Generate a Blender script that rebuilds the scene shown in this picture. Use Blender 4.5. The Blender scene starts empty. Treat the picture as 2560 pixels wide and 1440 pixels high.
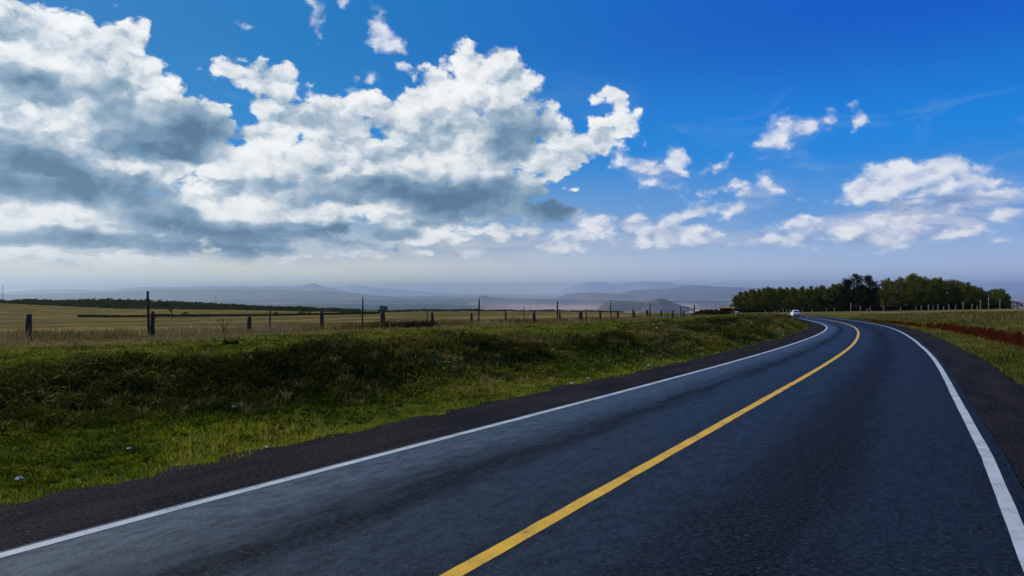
import bpy, math, random
import numpy as np
from mathutils import Vector

random.seed(7)
rng = np.random.default_rng(11)
sc = bpy.context.scene
COL = sc.collection
R = math.radians

# ------------------------------------------------------------------ camera
F = 1900.0            # focal length in pixels of the 2560 px wide photograph
YH = 728.0            # row of the eye level
cam_d = bpy.data.cameras.new("camera")
cam = bpy.data.objects.new("camera", cam_d)
COL.objects.link(cam)
cam_d.sensor_width = 36.0
cam_d.lens = F / 2560.0 * 36.0
cam_d.clip_start = 0.1
cam_d.clip_end = 250000.0
cam.location = (0, 0, 0)
cam.rotation_euler = (R(90) + math.atan((YH - 720.0) / F), 0, 0)
sc.camera = cam

# ------------------------------------------------------------------ light and exposure
sc.view_settings.view_transform = 'Standard'
sc.view_settings.look = 'None'
sc.view_settings.exposure = 0.0
sc.view_settings.gamma = 1.0
sc.cycles.volume_bounces = 1
sc.cycles.max_bounces = 5
sc.cycles.diffuse_bounces = 2
sc.cycles.transparent_max_bounces = 16

SUN_EL, SUN_AZ = R(34), R(-62)      # azimuth from +Y towards +X
sun_d = bpy.data.lights.new("sun", 'SUN')
sun_d.energy = 3.6
sun_d.angle = R(4)
sun_d.color = (1.0, 0.93, 0.80)
sun = bpy.data.objects.new("sun", sun_d)
COL.objects.link(sun)
sd = Vector((math.sin(SUN_AZ) * math.cos(SUN_EL), math.cos(SUN_AZ) * math.cos(SUN_EL), math.sin(SUN_EL)))
sun.rotation_euler = sd.to_track_quat('Z', 'Y').to_euler()
sun.location = sd * 50

# ------------------------------------------------------------------ sky
class NT:
    """small helper that writes node trees as expressions"""
    def __init__(s, tree):
        s.t = tree; s.dims = '3D'
    def put(s, sock, v):
        if v is None:
            return
        if isinstance(v, bpy.types.NodeSocket):
            s.t.links.new(v, sock)
        else:
            if sock.type == 'RGBA' and len(v) == 3:
                v = (*v, 1)
            sock.default_value = v
    def m(s, op, a, b=None, c=None, clamp=False):
        n = s.t.nodes.new('ShaderNodeMath'); n.operation = op; n.use_clamp = clamp
        for i, v in enumerate((a, b, c)):
            s.put(n.inputs[i], v)
        return n.outputs[0]
    def v(s, op, a, b=None, c=None, scale=None):
        n = s.t.nodes.new('ShaderNodeVectorMath'); n.operation = op
        for i, v in enumerate((a, b, c)):
            s.put(n.inputs[i], v)
        if scale is not None:
            s.put(n.inputs['Scale'], scale)
        return n.outputs['Value'] if op in ('LENGTH', 'DOT_PRODUCT', 'DISTANCE') else n.outputs[0]
    def noise(s, vec, scale, detail=5, rough=0.55, dist=0.0, color=False, lac=2.0):
        n = s.t.nodes.new('ShaderNodeTexNoise')
        n.noise_dimensions = s.dims
        s.put(n.inputs['Vector'], vec); s.put(n.inputs['Scale'], scale); s.put(n.inputs['Detail'], detail)
        s.put(n.inputs['Roughness'], rough); s.put(n.inputs['Distortion'], dist); s.put(n.inputs['Lacunarity'], lac)
        return n.outputs['Color'] if color else n.outputs['Fac']
    def vor(s, vec, scale, detail=0, feature='SMOOTH_F1', smooth=0.6, rough=0.5):
        n = s.t.nodes.new('ShaderNodeTexVoronoi'); n.feature = feature; n.voronoi_dimensions = s.dims
        s.put(n.inputs['Vector'], vec); s.put(n.inputs['Scale'], scale)
        s.put(n.inputs['Detail'], detail); s.put(n.inputs['Roughness'], rough)
        if feature == 'SMOOTH_F1':
            s.put(n.inputs['Smoothness'], smooth)
        return n.outputs['Distance']
    def ss(s, x, a, b, lo=0.0, hi=1.0):
        n = s.t.nodes.new('ShaderNodeMapRange'); n.interpolation_type = 'SMOOTHSTEP'
        s.put(n.inputs['Value'], x); s.put(n.inputs['From Min'], a); s.put(n.inputs['From Max'], b)
        s.put(n.inputs['To Min'], lo); s.put(n.inputs['To Max'], hi)
        return n.outputs['Result']
    def lin(s, x, a, b, lo=0.0, hi=1.0):
        n = s.t.nodes.new('ShaderNodeMapRange')
        s.put(n.inputs['Value'], x); s.put(n.inputs['From Min'], a); s.put(n.inputs['From Max'], b)
        s.put(n.inputs['To Min'], lo); s.put(n.inputs['To Max'], hi)
        return n.outputs['Result']
    def ramp(s, x, stops, mode='LINEAR'):
        n = s.t.nodes.new('ShaderNodeValToRGB'); cr = n.color_ramp; cr.interpolation = mode
        while len(cr.elements) < len(stops):
            cr.elements.new(0.5)
        for e, (p, c) in zip(cr.elements, stops):
            e.position = p; e.color = (*c, 1)
        s.put(n.inputs[0], x)
        return n.outputs[0]
    def mix(s, f, a, b, mode='MIX'):
        n = s.t.nodes.new('ShaderNodeMix'); n.data_type = 'RGBA'; n.blend_type = mode
        s.put(n.inputs[0], f)
        s.put(n.inputs[6], a); s.put(n.inputs[7], b)
        return n.outputs[2]
    def xyz(s, x, y, z):
        n = s.t.nodes.new('ShaderNodeCombineXYZ')
        for i, v in enumerate((x, y, z)):
            s.put(n.inputs[i], v)
        return n.outputs[0]
    def sep(s, v):
        n = s.t.nodes.new('ShaderNodeSeparateXYZ'); s.put(n.inputs[0], v)
        return n.outputs

def lin3(r, g, b):
    f = lambda c: (c / 255.0 / 12.92) if c / 255.0 <= 0.04045 else ((c / 255.0 + 0.055) / 1.055) ** 2.4
    return (f(r), f(g), f(b))

# Cloud masses of this sky, each an ellipse in directions (centre column, row, half width, half height, tilt in degrees)
CLOUDS = [
    # left mass
    (40, 110, 190, 125, 0), (190, 110, 130, 90, 20), (312, 100, 52, 50, 0), (120, 260, 300, 180, 0), (330, 250, 120, 110, 30),
    (440, 300, 150, 85, 28), (525, 300, 75, 62, 0), (430, 365, 180, 55, 0), (150, 430, 330, 130, 0),
    # spur and middle
    (560, 165, 32, 22, 20), (620, 188, 62, 28, 8), (690, 215, 58, 42, 15), (700, 270, 70, 50, 30), (745, 300, 90, 80, 0),
    (660, 350, 70, 45, 0), (840, 320, 120, 85, 0), (905, 262, 38, 42, 0), (985, 290, 60, 52, 0), (640, 430, 200, 80, 0),
    (900, 420, 230, 110, 0),
    # big tower
    (1085, 232, 42, 52, 0), (1150, 150, 30, 42, 0), (1180, 215, 85, 80, 0), (1262, 160, 30, 42, 15), (1275, 215, 52, 58, 0),
    (1120, 340, 190, 125, 0), (1270, 330, 120, 110, 0), (1365, 320, 60, 66, 0), (1300, 400, 140, 70, 0),
    (1440, 345, 62, 42, 12), (1500, 335, 55, 50, -35), (1545, 290, 28, 50, -35), (1520, 240, 24, 20, 20), (1428, 300, 16, 26, 0),
    # underside
    (1200, 500, 190, 72, 0), (1380, 515, 62, 38, 0), (1000, 520, 260, 75, 0), (600, 540, 360, 95, 0), (180, 560, 330, 90, 0),
    (60, 480, 260, 110, 0), (1050, 590, 200, 28, -5), (1180, 570, 170, 26, -3), (660, 622, 150, 20, 0), (380, 635, 260, 32, 0), (900, 610, 150, 24, 0),
    (60, 620, 140, 35, 0),
]
SMALL = [
    (945, 60, 26, 48, -22), (985, 100, 38, 22, 25), (1000, 158, 26, 14, 25), (780, 20, 11, 40, -18), (620, 68, 24, 9, 20),
    (940, 202, 18, 12, 10), (293, 26, 11, 13, 0), (850, 18, 10, 8, 0),
    (1950, 345, 52, 40, -25), (2003, 318, 36, 24, -20), (2055, 302, 21, 18, -45), (2133, 282, 9, 22, 0),
    (1555, 400, 36, 20, 0), (1620, 412, 52, 22, 8), (1690, 402, 28, 30, -20), (1630, 465, 52, 18, 0), (1790, 412, 26, 10, -25),
    (1812, 470, 36, 13, 0), (1905, 470, 26, 28, -20), (1850, 508, 45, 23, -22), (1760, 525, 42, 24, -15), (1690, 548, 50, 18, -15),
    (1480, 560, 55, 38, 0), (1580, 575, 42, 36, 0), (1650, 590, 45, 32, 0), (1740, 590, 60, 32, 0), (1830, 610, 34, 11, 0),
    (1185, 643, 36, 14, 0), (1395, 620, 55, 20, 0), (1420, 590, 60, 25, 0),
    # right cumulus with its veil
    (2200, 460, 95, 36, -8), (2235, 430, 66, 36, 0), (2250, 458, 130, 46, 0), (2330, 448, 105, 44, 5), (2400, 468, 90, 32, 0), (2420, 458, 78, 28, 0), (2290, 480, 180, 22, 0),
    (2270, 508, 78, 26, 0), (2000, 596, 70, 20, 0), (2110, 580, 130, 26, 0), (2190, 590, 100, 28, 0), (2060, 548, 120, 14, 4),
    (2240, 555, 230, 20, 0), (2520, 545, 60, 22, 0), (1995, 545, 60, 9, 0), (2440, 500, 170, 22, 0), (2380, 585, 120, 14, 0),
    (820, 637, 16, 5, 0), (880, 636, 20, 6, 0), (1700, 575, 60, 16, 0), (1560, 605, 60, 14, 0), (1940, 600, 40, 14, 0),
]
# thin grey veils behind: centre, half sizes, tilt, strength
VEILS = [(2330, 530, 340, 60, 0, 1.0), (2150, 580, 320, 42, 0, 0.9), (1500, 590, 260, 50, 0, 0.55), (1150, 620, 300, 45, 0, 0.75), (1750, 600, 200, 36, 0, 0.5),
         (600, 640, 420, 26, 0, 0.55), (120, 640, 260, 30, 0, 0.3), (1640, 430, 90, 50, 10, 0.35), (1960, 360, 90, 50, -20, 0.3), (1880, 505, 110, 40, -25, 0.35)]
# grey undersides: centre, half sizes, tilt, strength
SHADES = [
    (420, 350, 210, 80, 5, 1.05), (500, 320, 120, 90, 0, 0.5), (150, 215, 130, 60, 10, 0.35), (20, 200, 60, 60, 0, 0.45),
    (120, 450, 330, 75, 0, 0.95), (380, 520, 260, 62, 12, 0.75), (620, 590, 420, 42, 0, 0.9), (200, 598, 330, 24, 0, 0.8), (560, 628, 360, 20, 0, 0.7), (980, 618, 180, 14, 0, .5),
    (900, 470, 260, 55, 0, 0.55), (1230, 500, 220, 66, 0, 0.95), (1060, 500, 150, 50, 0, 0.45), (1390, 520, 80, 40, 0, 0.75),
    (1300, 340, 110, 90, 0, 0.62), (1350, 290, 60, 60, 0, 0.35), (930, 340, 120, 50, 20, 0.25), (700, 240, 60, 40, 20, 0.22),
    (950, 585, 190, 20, 0, 0.75), (90, 380, 160, 60, 0, 0.7), (250, 150, 80, 90, 0, 0.25), (780, 330, 60, 70, 0, 0.2),
    (2280, 515, 240, 24, 0, 0.55), (2420, 520, 200, 24, 0, 0.35), (2330, 530, 90, 14, 0, 0.3), (1950, 370, 50, 14, 0, 0.18),
    (2200, 612, 220, 16, 0, 0.35),
]
# places where the sun comes through and the cloud glows
GLOWS = [
    (190, 555, 130, 28, 0, 0.55), (90, 300, 150, 45, 0, 0.45), (60, 330, 110, 40, 0, 0.4), (480, 480, 90, 40, 25, 0.45),
    (540, 545, 60, 40, 20, 0.55), (260, 395, 200, 20, 12, 0.5), (560, 425, 160, 20, 3, 0.5), (100, 140, 130, 60, 0, 0.3),
    (1290, 425, 140, 22, -8, 0.35), (680, 400, 110, 60, 0, 0.35), (1000, 515, 130, 18, -8, 0.6), (1060, 590, 110, 16, -14, 0.6),
    (640, 520, 80, 28, 0, 0.45), (820, 545, 70, 20, 0, 0.4), (1140, 395, 110, 35, 0, 0.35), (1150, 230, 120, 90, 0, 0.3),
    (260, 300, 70, 40, 30, 0.35), (70, 455, 60, 12, 0, 0.4), (2270, 505, 60, 14, 0, 0.4), (340, 60, 60, 50, 0, 0.35),
    (60, 640, 150, 22, 0, 0.4), (260, 630, 130, 14, 0, 0.3),
]

def add_sky():
    w = bpy.data.worlds.new("World")
    sc.world = w
    w.use_nodes = True
    w.cycles.sampling_method = 'MANUAL'
    w.cycles.sample_map_resolution = 512
    t = w.node_tree
    t.nodes.clear()
    n = NT(t); n.dims = '2D'
    tc = t.nodes.new('ShaderNodeTexCoord')
    d = tc.outputs['Generated']
    x, y, z = n.sep(d)
    az = n.m('ARCTAN2', x, y)
    hyp = n.m('SQRT', n.m('MULTIPLY_ADD', x, x, n.m('MULTIPLY', y, y)))
    te = n.m('MINIMUM', n.m('DIVIDE', z, n.m('MAXIMUM', hyp, 0.02)), 8.0)
    p0 = n.xyz(az, te, 0.0)
    # ragged edges: the directions are stirred before the masses are looked up
    tl = n.m('ADD', te, n.m('MULTIPLY', n.m('LOGARITHM', n.m('ADD', n.m('MAXIMUM', te, 0.0), 0.045), math.e), 0.10))
    pn = n.xyz(az, tl, 0.37)                                   # flatter shapes towards the horizon
    w1 = n.v('SUBTRACT', n.noise(pn, 9.0, 3, 0.5, color=True), (0.5, 0.5, 0.5))
    w2 = n.v('SUBTRACT', n.noise(pn, 34.0, 4, 0.6, color=True), (0.5, 0.5, 0.5))
    amp = n.ss(te, 0.02, 0.16, 0.35, 1.0)
    wv = n.v('ADD', n.v('SCALE', w1, scale=0.044), n.v('SCALE', w2, scale=0.016))
    wx, wy, wz = n.sep(wv)
    p = n.v('ADD', p0, n.xyz(wx, n.m('MULTIPLY', wy, amp), 0.0))
    px_, py_, _ = n.sep(p)

    def blob(b, P):
        cx, cy, rx, ry, tilt = b[:5]
        a0 = math.atan((cx - 1280) / F)
        hy = math.hypot(F, cx - 1280)
        t0 = (YH - cy) / hy
        ca, sa = math.cos(R(tilt)), math.sin(R(tilt))
        kx = F * F * 1.0 / (hy * hy)                            # angle per pixel at this column
        ax, ay = rx / F * kx, ry / hy
        # tilt is measured clockwise in the picture
        vx = n.v('SUBTRACT', P, (a0, t0, 0))
        if abs(tilt) < 0.5:
            q = n.v('MULTIPLY', vx, (1 / ax, 1 / ay, 0))
            return n.v('LENGTH', q)
        u = n.v('DOT_PRODUCT', vx, (ca / ax * 1.0, -sa / ax, 0))
        v = n.v('DOT_PRODUCT', vx, (sa / ay, ca / ay, 0))
        return n.m('SQRT', n.m('MULTIPLY_ADD', u, u, n.m('MULTIPLY', v, v)))

    def union(items, P, k):
        acc = None
        for b in items:
            r = min(b[2], b[3]) ** 0.75 * 2.2                    # pixels of depth inside the mass
            f = n.m('MULTIPLY_ADD', blob(b, P), -r, r)
            acc = f if acc is None else n.m('SMOOTH_MAX', acc, f, k)
        return acc

    big = union(CLOUDS, p, 14.0)
    small = union(SMALL, p, 6.0)
    fb = n.noise(pn, 24.0, 6, 0.52, 0.3)
    fbs = n.noise(pn, 60.0, 6, 0.58, 0.2)
    bil = n.vor(n.v('ADD', pn, n.v('SCALE', w2, scale=0.025)), 26.0, 3, smooth=0.35, rough=0.5)
    big_d = n.m('ADD', big, n.m('MULTIPLY_ADD', fb, 64.0, -18.0))
    big_d = n.m('ADD', big_d, n.m('MULTIPLY_ADD', bil, -42.0, 25.0))
    small_d = n.m('ADD', small, n.m('MULTIPLY_ADD', fb, 34.0, -2.0))
    small_d = n.m('ADD', small_d, n.m('MULTIPLY_ADD', fbs, 24.0, -12.0))
    small_d = n.m('ADD', small_d, n.m('MULTIPLY_ADD', bil, -26.0, 10.0))
    a_big = n.ss(big_d, -3.0, 17.0)
    a_small = n.ss(small_d, -4.0, 24.0)

    def wsum(items):
        acc = None
        for b in items:
            l = blob(b, p)
            f = n.ss(l, 0.35, 1.25, b[5], 0.0)
            acc = f if acc is None else n.m('ADD', acc, f)
        return acc
    shade = wsum(SHADES)
    glow = wsum(GLOWS)
    # billows: light comes from the upper left, so the field is compared with itself a step towards the sun
    pl = n.v('ADD', pn, (-0.010, 0.013, 0.0))
    fb2 = n.noise(pl, 24.0, 6, 0.52, 0.3)
    emb = n.m('SUBTRACT', fb, fb2)
    thick = n.ss(big_d, 6.0, 100.0)
    puff_at = lambda off: n.vor(n.v('ADD', n.v('ADD', pn, off), n.v('SCALE', w2, scale=0.035)), 13.0, 3.5, smooth=0.25, rough=0.5)
    relief = n.m('SUBTRACT', puff_at((-0.008, 0.014, 0.0)), puff_at((0.0, 0.0, 0.0)))     # lit side of each billow
    det = n.noise(pn, 10.0, 5, 0.52, 0.5)
    det2 = n.noise(pn, 40.0, 5, 0.55, 0.4)
    g = n.m('MULTIPLY_ADD', thick, 0.30, 0.03)
    g = n.m('ADD', g, n.m('MULTIPLY', shade, n.m('MULTIPLY_ADD', det, 1.1, 0.30)))
    g = n.m('SUBTRACT', g, n.m('MULTIPLY', glow, n.m('MULTIPLY_ADD', det2, 1.2, 0.15)))
    g = n.m('ADD', g, n.m('MULTIPLY', n.m('SUBTRACT', det, 0.5), 0.75))
    g = n.m('ADD', g, n.m('MULTIPLY', n.m('SUBTRACT', det2, 0.5), 0.14))
    soft = n.m('SUBTRACT', 1.0, n.m('MULTIPLY', n.m('MINIMUM', shade, 1.0), 0.45))           # dark bases are smooth
    g = n.m('ADD', g, n.m('MULTIPLY', soft, n.m('MULTIPLY_ADD', emb, -0.6, n.m('MULTIPLY', relief, -1.25))))
    cb = n.ramp(n.lin(g, -0.45, 1.35), [(0.0, lin3(250, 251, 250)), (0.18, lin3(236, 240, 242)), (0.31, lin3(214, 222, 229)), (0.44, lin3(178, 195, 209)),
                     (0.60, lin3(142, 167, 188)), (0.80, lin3(108, 142, 170)), (1.0, lin3(80, 114, 144))])
    gs = n.m('ADD', n.m('MULTIPLY', shade, 0.9), n.m('MULTIPLY_ADD', n.m('SUBTRACT', det2, 0.5), 0.6, 0.06))
    gs = n.m('ADD', gs, n.m('MULTIPLY_ADD', emb, -0.8, n.m('MULTIPLY', relief, -0.8)))
    gs = n.m('ADD', gs, n.ss(small_d, 20.0, -2.0, 0.0, 0.12))
    cs = n.ramp(n.lin(gs, -0.35, 1.0), [(0.0, lin3(250, 250, 252)), (0.25, lin3(234, 237, 244)), (0.45, lin3(206, 214, 231)), (0.7, lin3(158, 178, 211)), (1.0, lin3(122, 152, 197))])

    # clear air
    right = n.ss(az, -0.35, 0.45)
    top_c = n.mix(right, lin3(0, 118, 190), lin3(0, 90, 197))
    mid_c = n.mix(right, lin3(10, 132, 206), lin3(0, 132, 222))
    low_c = n.mix(right, lin3(136, 170, 200), lin3(96, 158, 222))
    hor_c = n.mix(right, lin3(240, 236, 218), lin3(192, 210, 236))
    c = n.mix(n.ss(te, 0.012, 0.10), hor_c, low_c)
    c = n.mix(n.ss(te, 0.075, 0.185), c, mid_c)
    c = n.mix(n.ss(te, 0.17, 0.34), c, top_c)
    c = n.mix(n.ss(te, 0.5, 2.0), c, lin3(0, 60, 150))
    sky = t.nodes.new('ShaderNodeTexSky')
    sky.sky_type = 'NISHITA'; sky.sun_disc = False
    sky.sun_elevation = SUN_EL; sky.sun_rotation = SUN_AZ
    sky.altitude = 2300
    nis = n.v('SCALE', sky.outputs[0], scale=0.10)
    c = n.mix(0.02, c, nis)
    # thin veils
    veil = n.m('MULTIPLY', n.ss(n.noise(n.xyz(az, n.m('MULTIPLY', te, 3.2), 2.0), 7.0, 7, 0.6, 0.8), 0.50, 0.75), n.ss(te, 0.34, 0.1, 0.0, 0.16))
    c = n.mix(veil, c, lin3(196, 208, 226))
    vs = None
    for b in VEILS:
        f = n.ss(blob(b, p), 0.2, 1.2, b[5], 0.0)
        vs = f if vs is None else n.m('ADD', vs, f)
    vn = n.noise(n.xyz(az, n.m('MULTIPLY', tl, 3.0), 0.0), 9.0, 6, 0.6, 0.6)
    vs = n.m('MULTIPLY', n.m('MINIMUM', vs, 1.0), n.ss(vn, 0.28, 0.60, 0.35, 1.0))
    c = n.mix(vs, c, n.mix(n.ss(vn, 0.4, 0.65), n.mix(right, lin3(140, 160, 186), lin3(150, 172, 212)), n.mix(right, lin3(196, 204, 210), lin3(192, 202, 226))))
    # faint shafts of light slanting down under the clouds
    shaft = n.noise(n.xyz(n.m('MULTIPLY_ADD', te, 0.9, az), n.m('MULTIPLY', te, 0.25), 0.0), 17.0, 3, 0.55)
    shaft = n.m('MULTIPLY', n.ss(shaft, 0.45, 0.66), n.m('MULTIPLY', n.ss(te, 0.10, 0.045), n.ss(az, 0.10, -0.10)))
    c = n.mix(n.m('MULTIPLY', shaft, 0.35), c, lin3(232, 232, 222))
    fade = n.ss(te, 0.008, 0.055, 0.15, 1.0)
    c = n.mix(n.m('MULTIPLY', a_small, n.m('MULTIPLY', fade, n.ss(te, 0.0, 0.4, 0.95, 0.85))), c, cs)
    c = n.mix(n.m('MULTIPLY', a_big, fade), c, cb)
    # clouds over the part of the sky behind the viewer
    away = n.m('MULTIPLY', n.ss(n.m('ABSOLUTE', az), 0.75, 1.1), n.ss(n.noise(pn, 3.0, 7, 0.58), 0.50, 0.60))
    c = n.mix(n.m('MULTIPLY', away, 0.8), c, lin3(190, 200, 212))
    c = n.mix(n.ss(te, -0.02, -0.1), c, lin3(70, 74, 78))
    bg = t.nodes.new('ShaderNodeBackground')
    n.put(bg.inputs['Color'], c)
    bg.inputs['Strength'].default_value = 1.0
    out = t.nodes.new('ShaderNodeOutputWorld')
    t.links.new(bg.outputs[0], out.inputs[0])

add_sky()
# ==== end of light

# ------------------------------------------------------------------ helpers
def tag(o, label=None, cat=None, group=None, kind=None):
    if label: o["label"] = label
    if cat: o["category"] = cat
    if group: o["group"] = group
    if kind: o["kind"] = kind
    return o

def mesh_obj(name, verts, faces, mat=None, parent=None, smooth=False, uvs=None, attrs=None, colors=None):
    """verts (n,3) array, faces: (m,k) array of one polygon size, or a list of tuples"""
    me = bpy.data.meshes.new(name)
    verts = np.asarray(verts, dtype=np.float32)
    if isinstance(faces, np.ndarray):
        m, k = faces.shape
        me.vertices.add(len(verts)); me.vertices.foreach_set('co', verts.ravel())
        me.loops.add(m * k); me.loops.foreach_set('vertex_index', faces.astype(np.int32).ravel())
        me.polygons.add(m)
        me.polygons.foreach_set('loop_start', np.arange(0, m * k, k, dtype=np.int32))
        me.polygons.foreach_set('loop_total', np.full(m, k, dtype=np.int32))
        me.update(calc_edges=True)
    else:
        me.from_pydata([tuple(map(float, v)) for v in verts], [], faces)
        me.update()
    if smooth:
        me.polygons.foreach_set('use_smooth', np.ones(len(me.polygons), dtype=bool))
    if uvs is not None:                                    # per vertex (n,2)
        uvl = me.uv_layers.new(name='UVMap')
        li = np.empty(len(me.loops), dtype=np.int32); me.loops.foreach_get('vertex_index', li)
        uvl.data.foreach_set('uv', np.asarray(uvs, dtype=np.float32)[li].ravel())
    for an, av in (attrs or {}).items():
        a = me.attributes.new(an, 'FLOAT', 'POINT')
        a.data.foreach_set('value', np.asarray(av, dtype=np.float32).ravel())
    o = bpy.data.objects.new(name, me)
    COL.objects.link(o)
    if mat:
        for mm in (mat if isinstance(mat, (list, tuple)) else [mat]):
            me.materials.append(mm)
    if parent:
        o.parent = parent
    return o

def empty(name, loc, rz=0.0):
    o = bpy.data.objects.new(name, None); COL.objects.link(o)
    o.location = loc; o.rotation_euler = (0, 0, rz); o.empty_display_size = 0.3
    return o

def copy_tree(o, parent=None):
    c = o.copy(); COL.objects.link(c); c.parent = parent
    for ch in list(o.children):
        copy_tree(ch, c)
    return c

def hash2(ix, iy, seed):
    h = (ix.astype(np.int64) * 374761393 + iy.astype(np.int64) * 668265263 + seed * 974634777) & 0xffffffff
    h = ((h ^ (h >> 13)) * 1274126177) & 0xffffffff
    h = h ^ (h >> 16)
    return (h & 0xffff) / 65535.0

def vnoise(x, y, seed=0):
    ix = np.floor(x); iy = np.floor(y)
    fx = x - ix; fy = y - iy
    fx = fx * fx * (3 - 2 * fx); fy = fy * fy * (3 - 2 * fy)
    ix = ix.astype(np.int64); iy = iy.astype(np.int64)
    a = hash2(ix, iy, seed); b = hash2(ix + 1, iy, seed); c = hash2(ix, iy + 1, seed); d = hash2(ix + 1, iy + 1, seed)
    return (a * (1 - fx) + b * fx) * (1 - fy) + (c * (1 - fx) + d * fx) * fy

def fbm(x, y, octaves=4, seed=0, gain=0.5):
    s = 0; a = 1.0; t = 0
    for i in range(octaves):
        s = s + a * vnoise(x * 2 ** i + 17.3 * i, y * 2 ** i - 9.1 * i, seed + i); t += a; a *= gain
    return s / t - 0.5

def sstep(x, a, b):
    t = np.clip((x - a) / (b - a), 0, 1)
    return t * t * (3 - 2 * t)

def material(name, rough=0.9, spec=0.5):
    m = bpy.data.materials.new(name); m.use_nodes = True
    t = m.node_tree; bs = t.nodes['Principled BSDF']
    bs.inputs['Roughness'].default_value = rough
    bs.inputs['Specular IOR Level'].default_value = spec
    n = NT(t)
    return m, n, bs

def obj_coord(n, what='Object'):
    return n.t.nodes.new('ShaderNodeTexCoord').outputs[what]

def attr(n, name):
    a = n.t.nodes.new('ShaderNodeAttribute'); a.attribute_name = name
    return a.outputs['Fac']

def bump(n, bs, h, strength=0.5, dist=0.05):
    b = n.t.nodes.new('ShaderNodeBump')
    b.inputs['Strength'].default_value = strength; b.inputs['Distance'].default_value = dist
    n.put(b.inputs['Height'], h)
    n.t.links.new(b.outputs[0], bs.inputs['Normal'])

def plain(name, col, rough=0.8, spec=0.4, metal=0.0, vary=0.25, scale=8.0):
    m, n, bs = material(name, rough, spec)
    f = n.noise(obj_coord(n), scale, 4, 0.6)
    c0 = tuple(c * (1 - vary) for c in col); c1 = tuple(min(1, c * (1 + vary)) for c in col)
    n.put(bs.inputs['Base Color'], n.mix(f, c0, c1))
    bs.inputs['Metallic'].default_value = metal
    return m

# ------------------------------------------------------------------ the lie of the land
def road_x(y):
    return np.interp(y, _cy, _cx)
_cy = np.concatenate([[-400.0], np.arange(-60, 600, 0.25)])
_sl = np.interp(_cy, [20, 33, 44, 56, 68, 80, 100, 140, 250, 600], [.55, .52, .48, .455, .42, .37, .32, .25, .20, .15])
_cx = np.concatenate([[0.0], np.cumsum(0.5 * (_sl[1:] + _sl[:-1]) * np.diff(_cy))])
_cx += 7.45 - np.interp(20.0, _cy, _cx)

def road_cos(y):
    return 1 / np.sqrt(1 + np.interp(y, _cy, _sl) ** 2)
def side(x, y):
    return (x - road_x(y)) * road_cos(y)
def wl(y):
    return np.interp(y, [6, 16, 40, 50, 60, 70, 83, 104, 140], [3.42, 3.2, 2.85, 2.6, 2.45, 2.4, 2.55, 2.9, 2.9])
def wr(y):
    return np.interp(y, [6, 12, 20, 30, 40, 57, 90, 140], [3.8, 3.77, 3.56, 3.35, 3.1, 3.0, 3.0, 3.0])
def base_z(y):
    return -2.0 - 0.0195 * y - 1.0e-4 * np.clip(y - 150, 0, 160) ** 2
def from_road(s, y):
    """ground point s metres across from the centre line at depth y"""
    c = road_cos(y)
    yy = y - s * np.sqrt(1 - c * c)          # step along the normal
    return road_x(y) + s * c, yy

TAB_PX = np.array([-600, 0, 300, 600, 900, 1200, 1500, 1750, 2000, 2300, 2560, 3200.0])
TAB_D = np.array([36, 60, 100, 150, 200, 260, 330, 450, 600, 800.0])
TAB = np.array([
    [862, 834, 818, 812, 806, 800, 786, 762, 759, 762],
    [862, 832, 816, 810, 805, 800, 784, 759, 758, 760],
    [860, 828, 812, 806, 803, 800, 786, 775, 772, 773],
    [860, 824, 806, 800, 797, 795, 786, 779, 775, 776],
    [860, 823, 801, 793, 789, 787, 785, 783, 781, 784],
    [860, 822, 799, 788, 783, 780, 779, 778, 778, 784],
    [860, 822, 799, 787, 783, 781, 780, 780, 781, 786],
    [860, 822, 799, 790, 786, 784, 783, 783, 785, 790],
    [858, 822, 799, 789, 785, 782, 780, 779, 779, 783],
    [846, 812, 796, 786, 779, 776, 776, 776, 777, 780],
    [835, 806, 787, 776, 772, 771, 771, 772, 774, 778],
    [800, 780, 768, 764, 764, 765, 767, 770, 773, 778]], dtype=float)
def table_z(x, y):
    d = np.maximum(y, 1.0)
    px = 1280 + F * x / d
    ld = np.log(np.clip(d, TAB_D[0], TAB_D[-1])); L = np.log(TAB_D)
    j = np.clip(np.searchsorted(L, ld) - 1, 0, len(L) - 2)
    fj = np.clip((ld - L[j]) / (L[j + 1] - L[j]), 0, 1)
    pc = np.clip(px, TAB_PX[0], TAB_PX[-1])
    i = np.clip(np.searchsorted(TAB_PX, pc) - 1, 0, len(TAB_PX) - 2)
    fi = np.clip((pc - TAB_PX[i]) / (TAB_PX[i + 1] - TAB_PX[i]), 0, 1)
    row = (TAB[i, j] * (1 - fi) + TAB[i + 1, j] * fi) * (1 - fj) + (TAB[i, j + 1] * (1 - fi) + TAB[i + 1, j + 1] * fi) * fj
    return -(row - YH) * d / F

def foot_l(y):
    return np.interp(y, [5, 10, 13, 17, 22, 30, 50, 100], [8.0, 7.0, 6.0, 4.4, 4.1, 3.7, 2.7, 2.3])
def foot_r(y):
    return np.interp(y, [0, 35, 59, 81, 120], [4.3, 4.0, 3.3, 1.9, 1.6])

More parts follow.
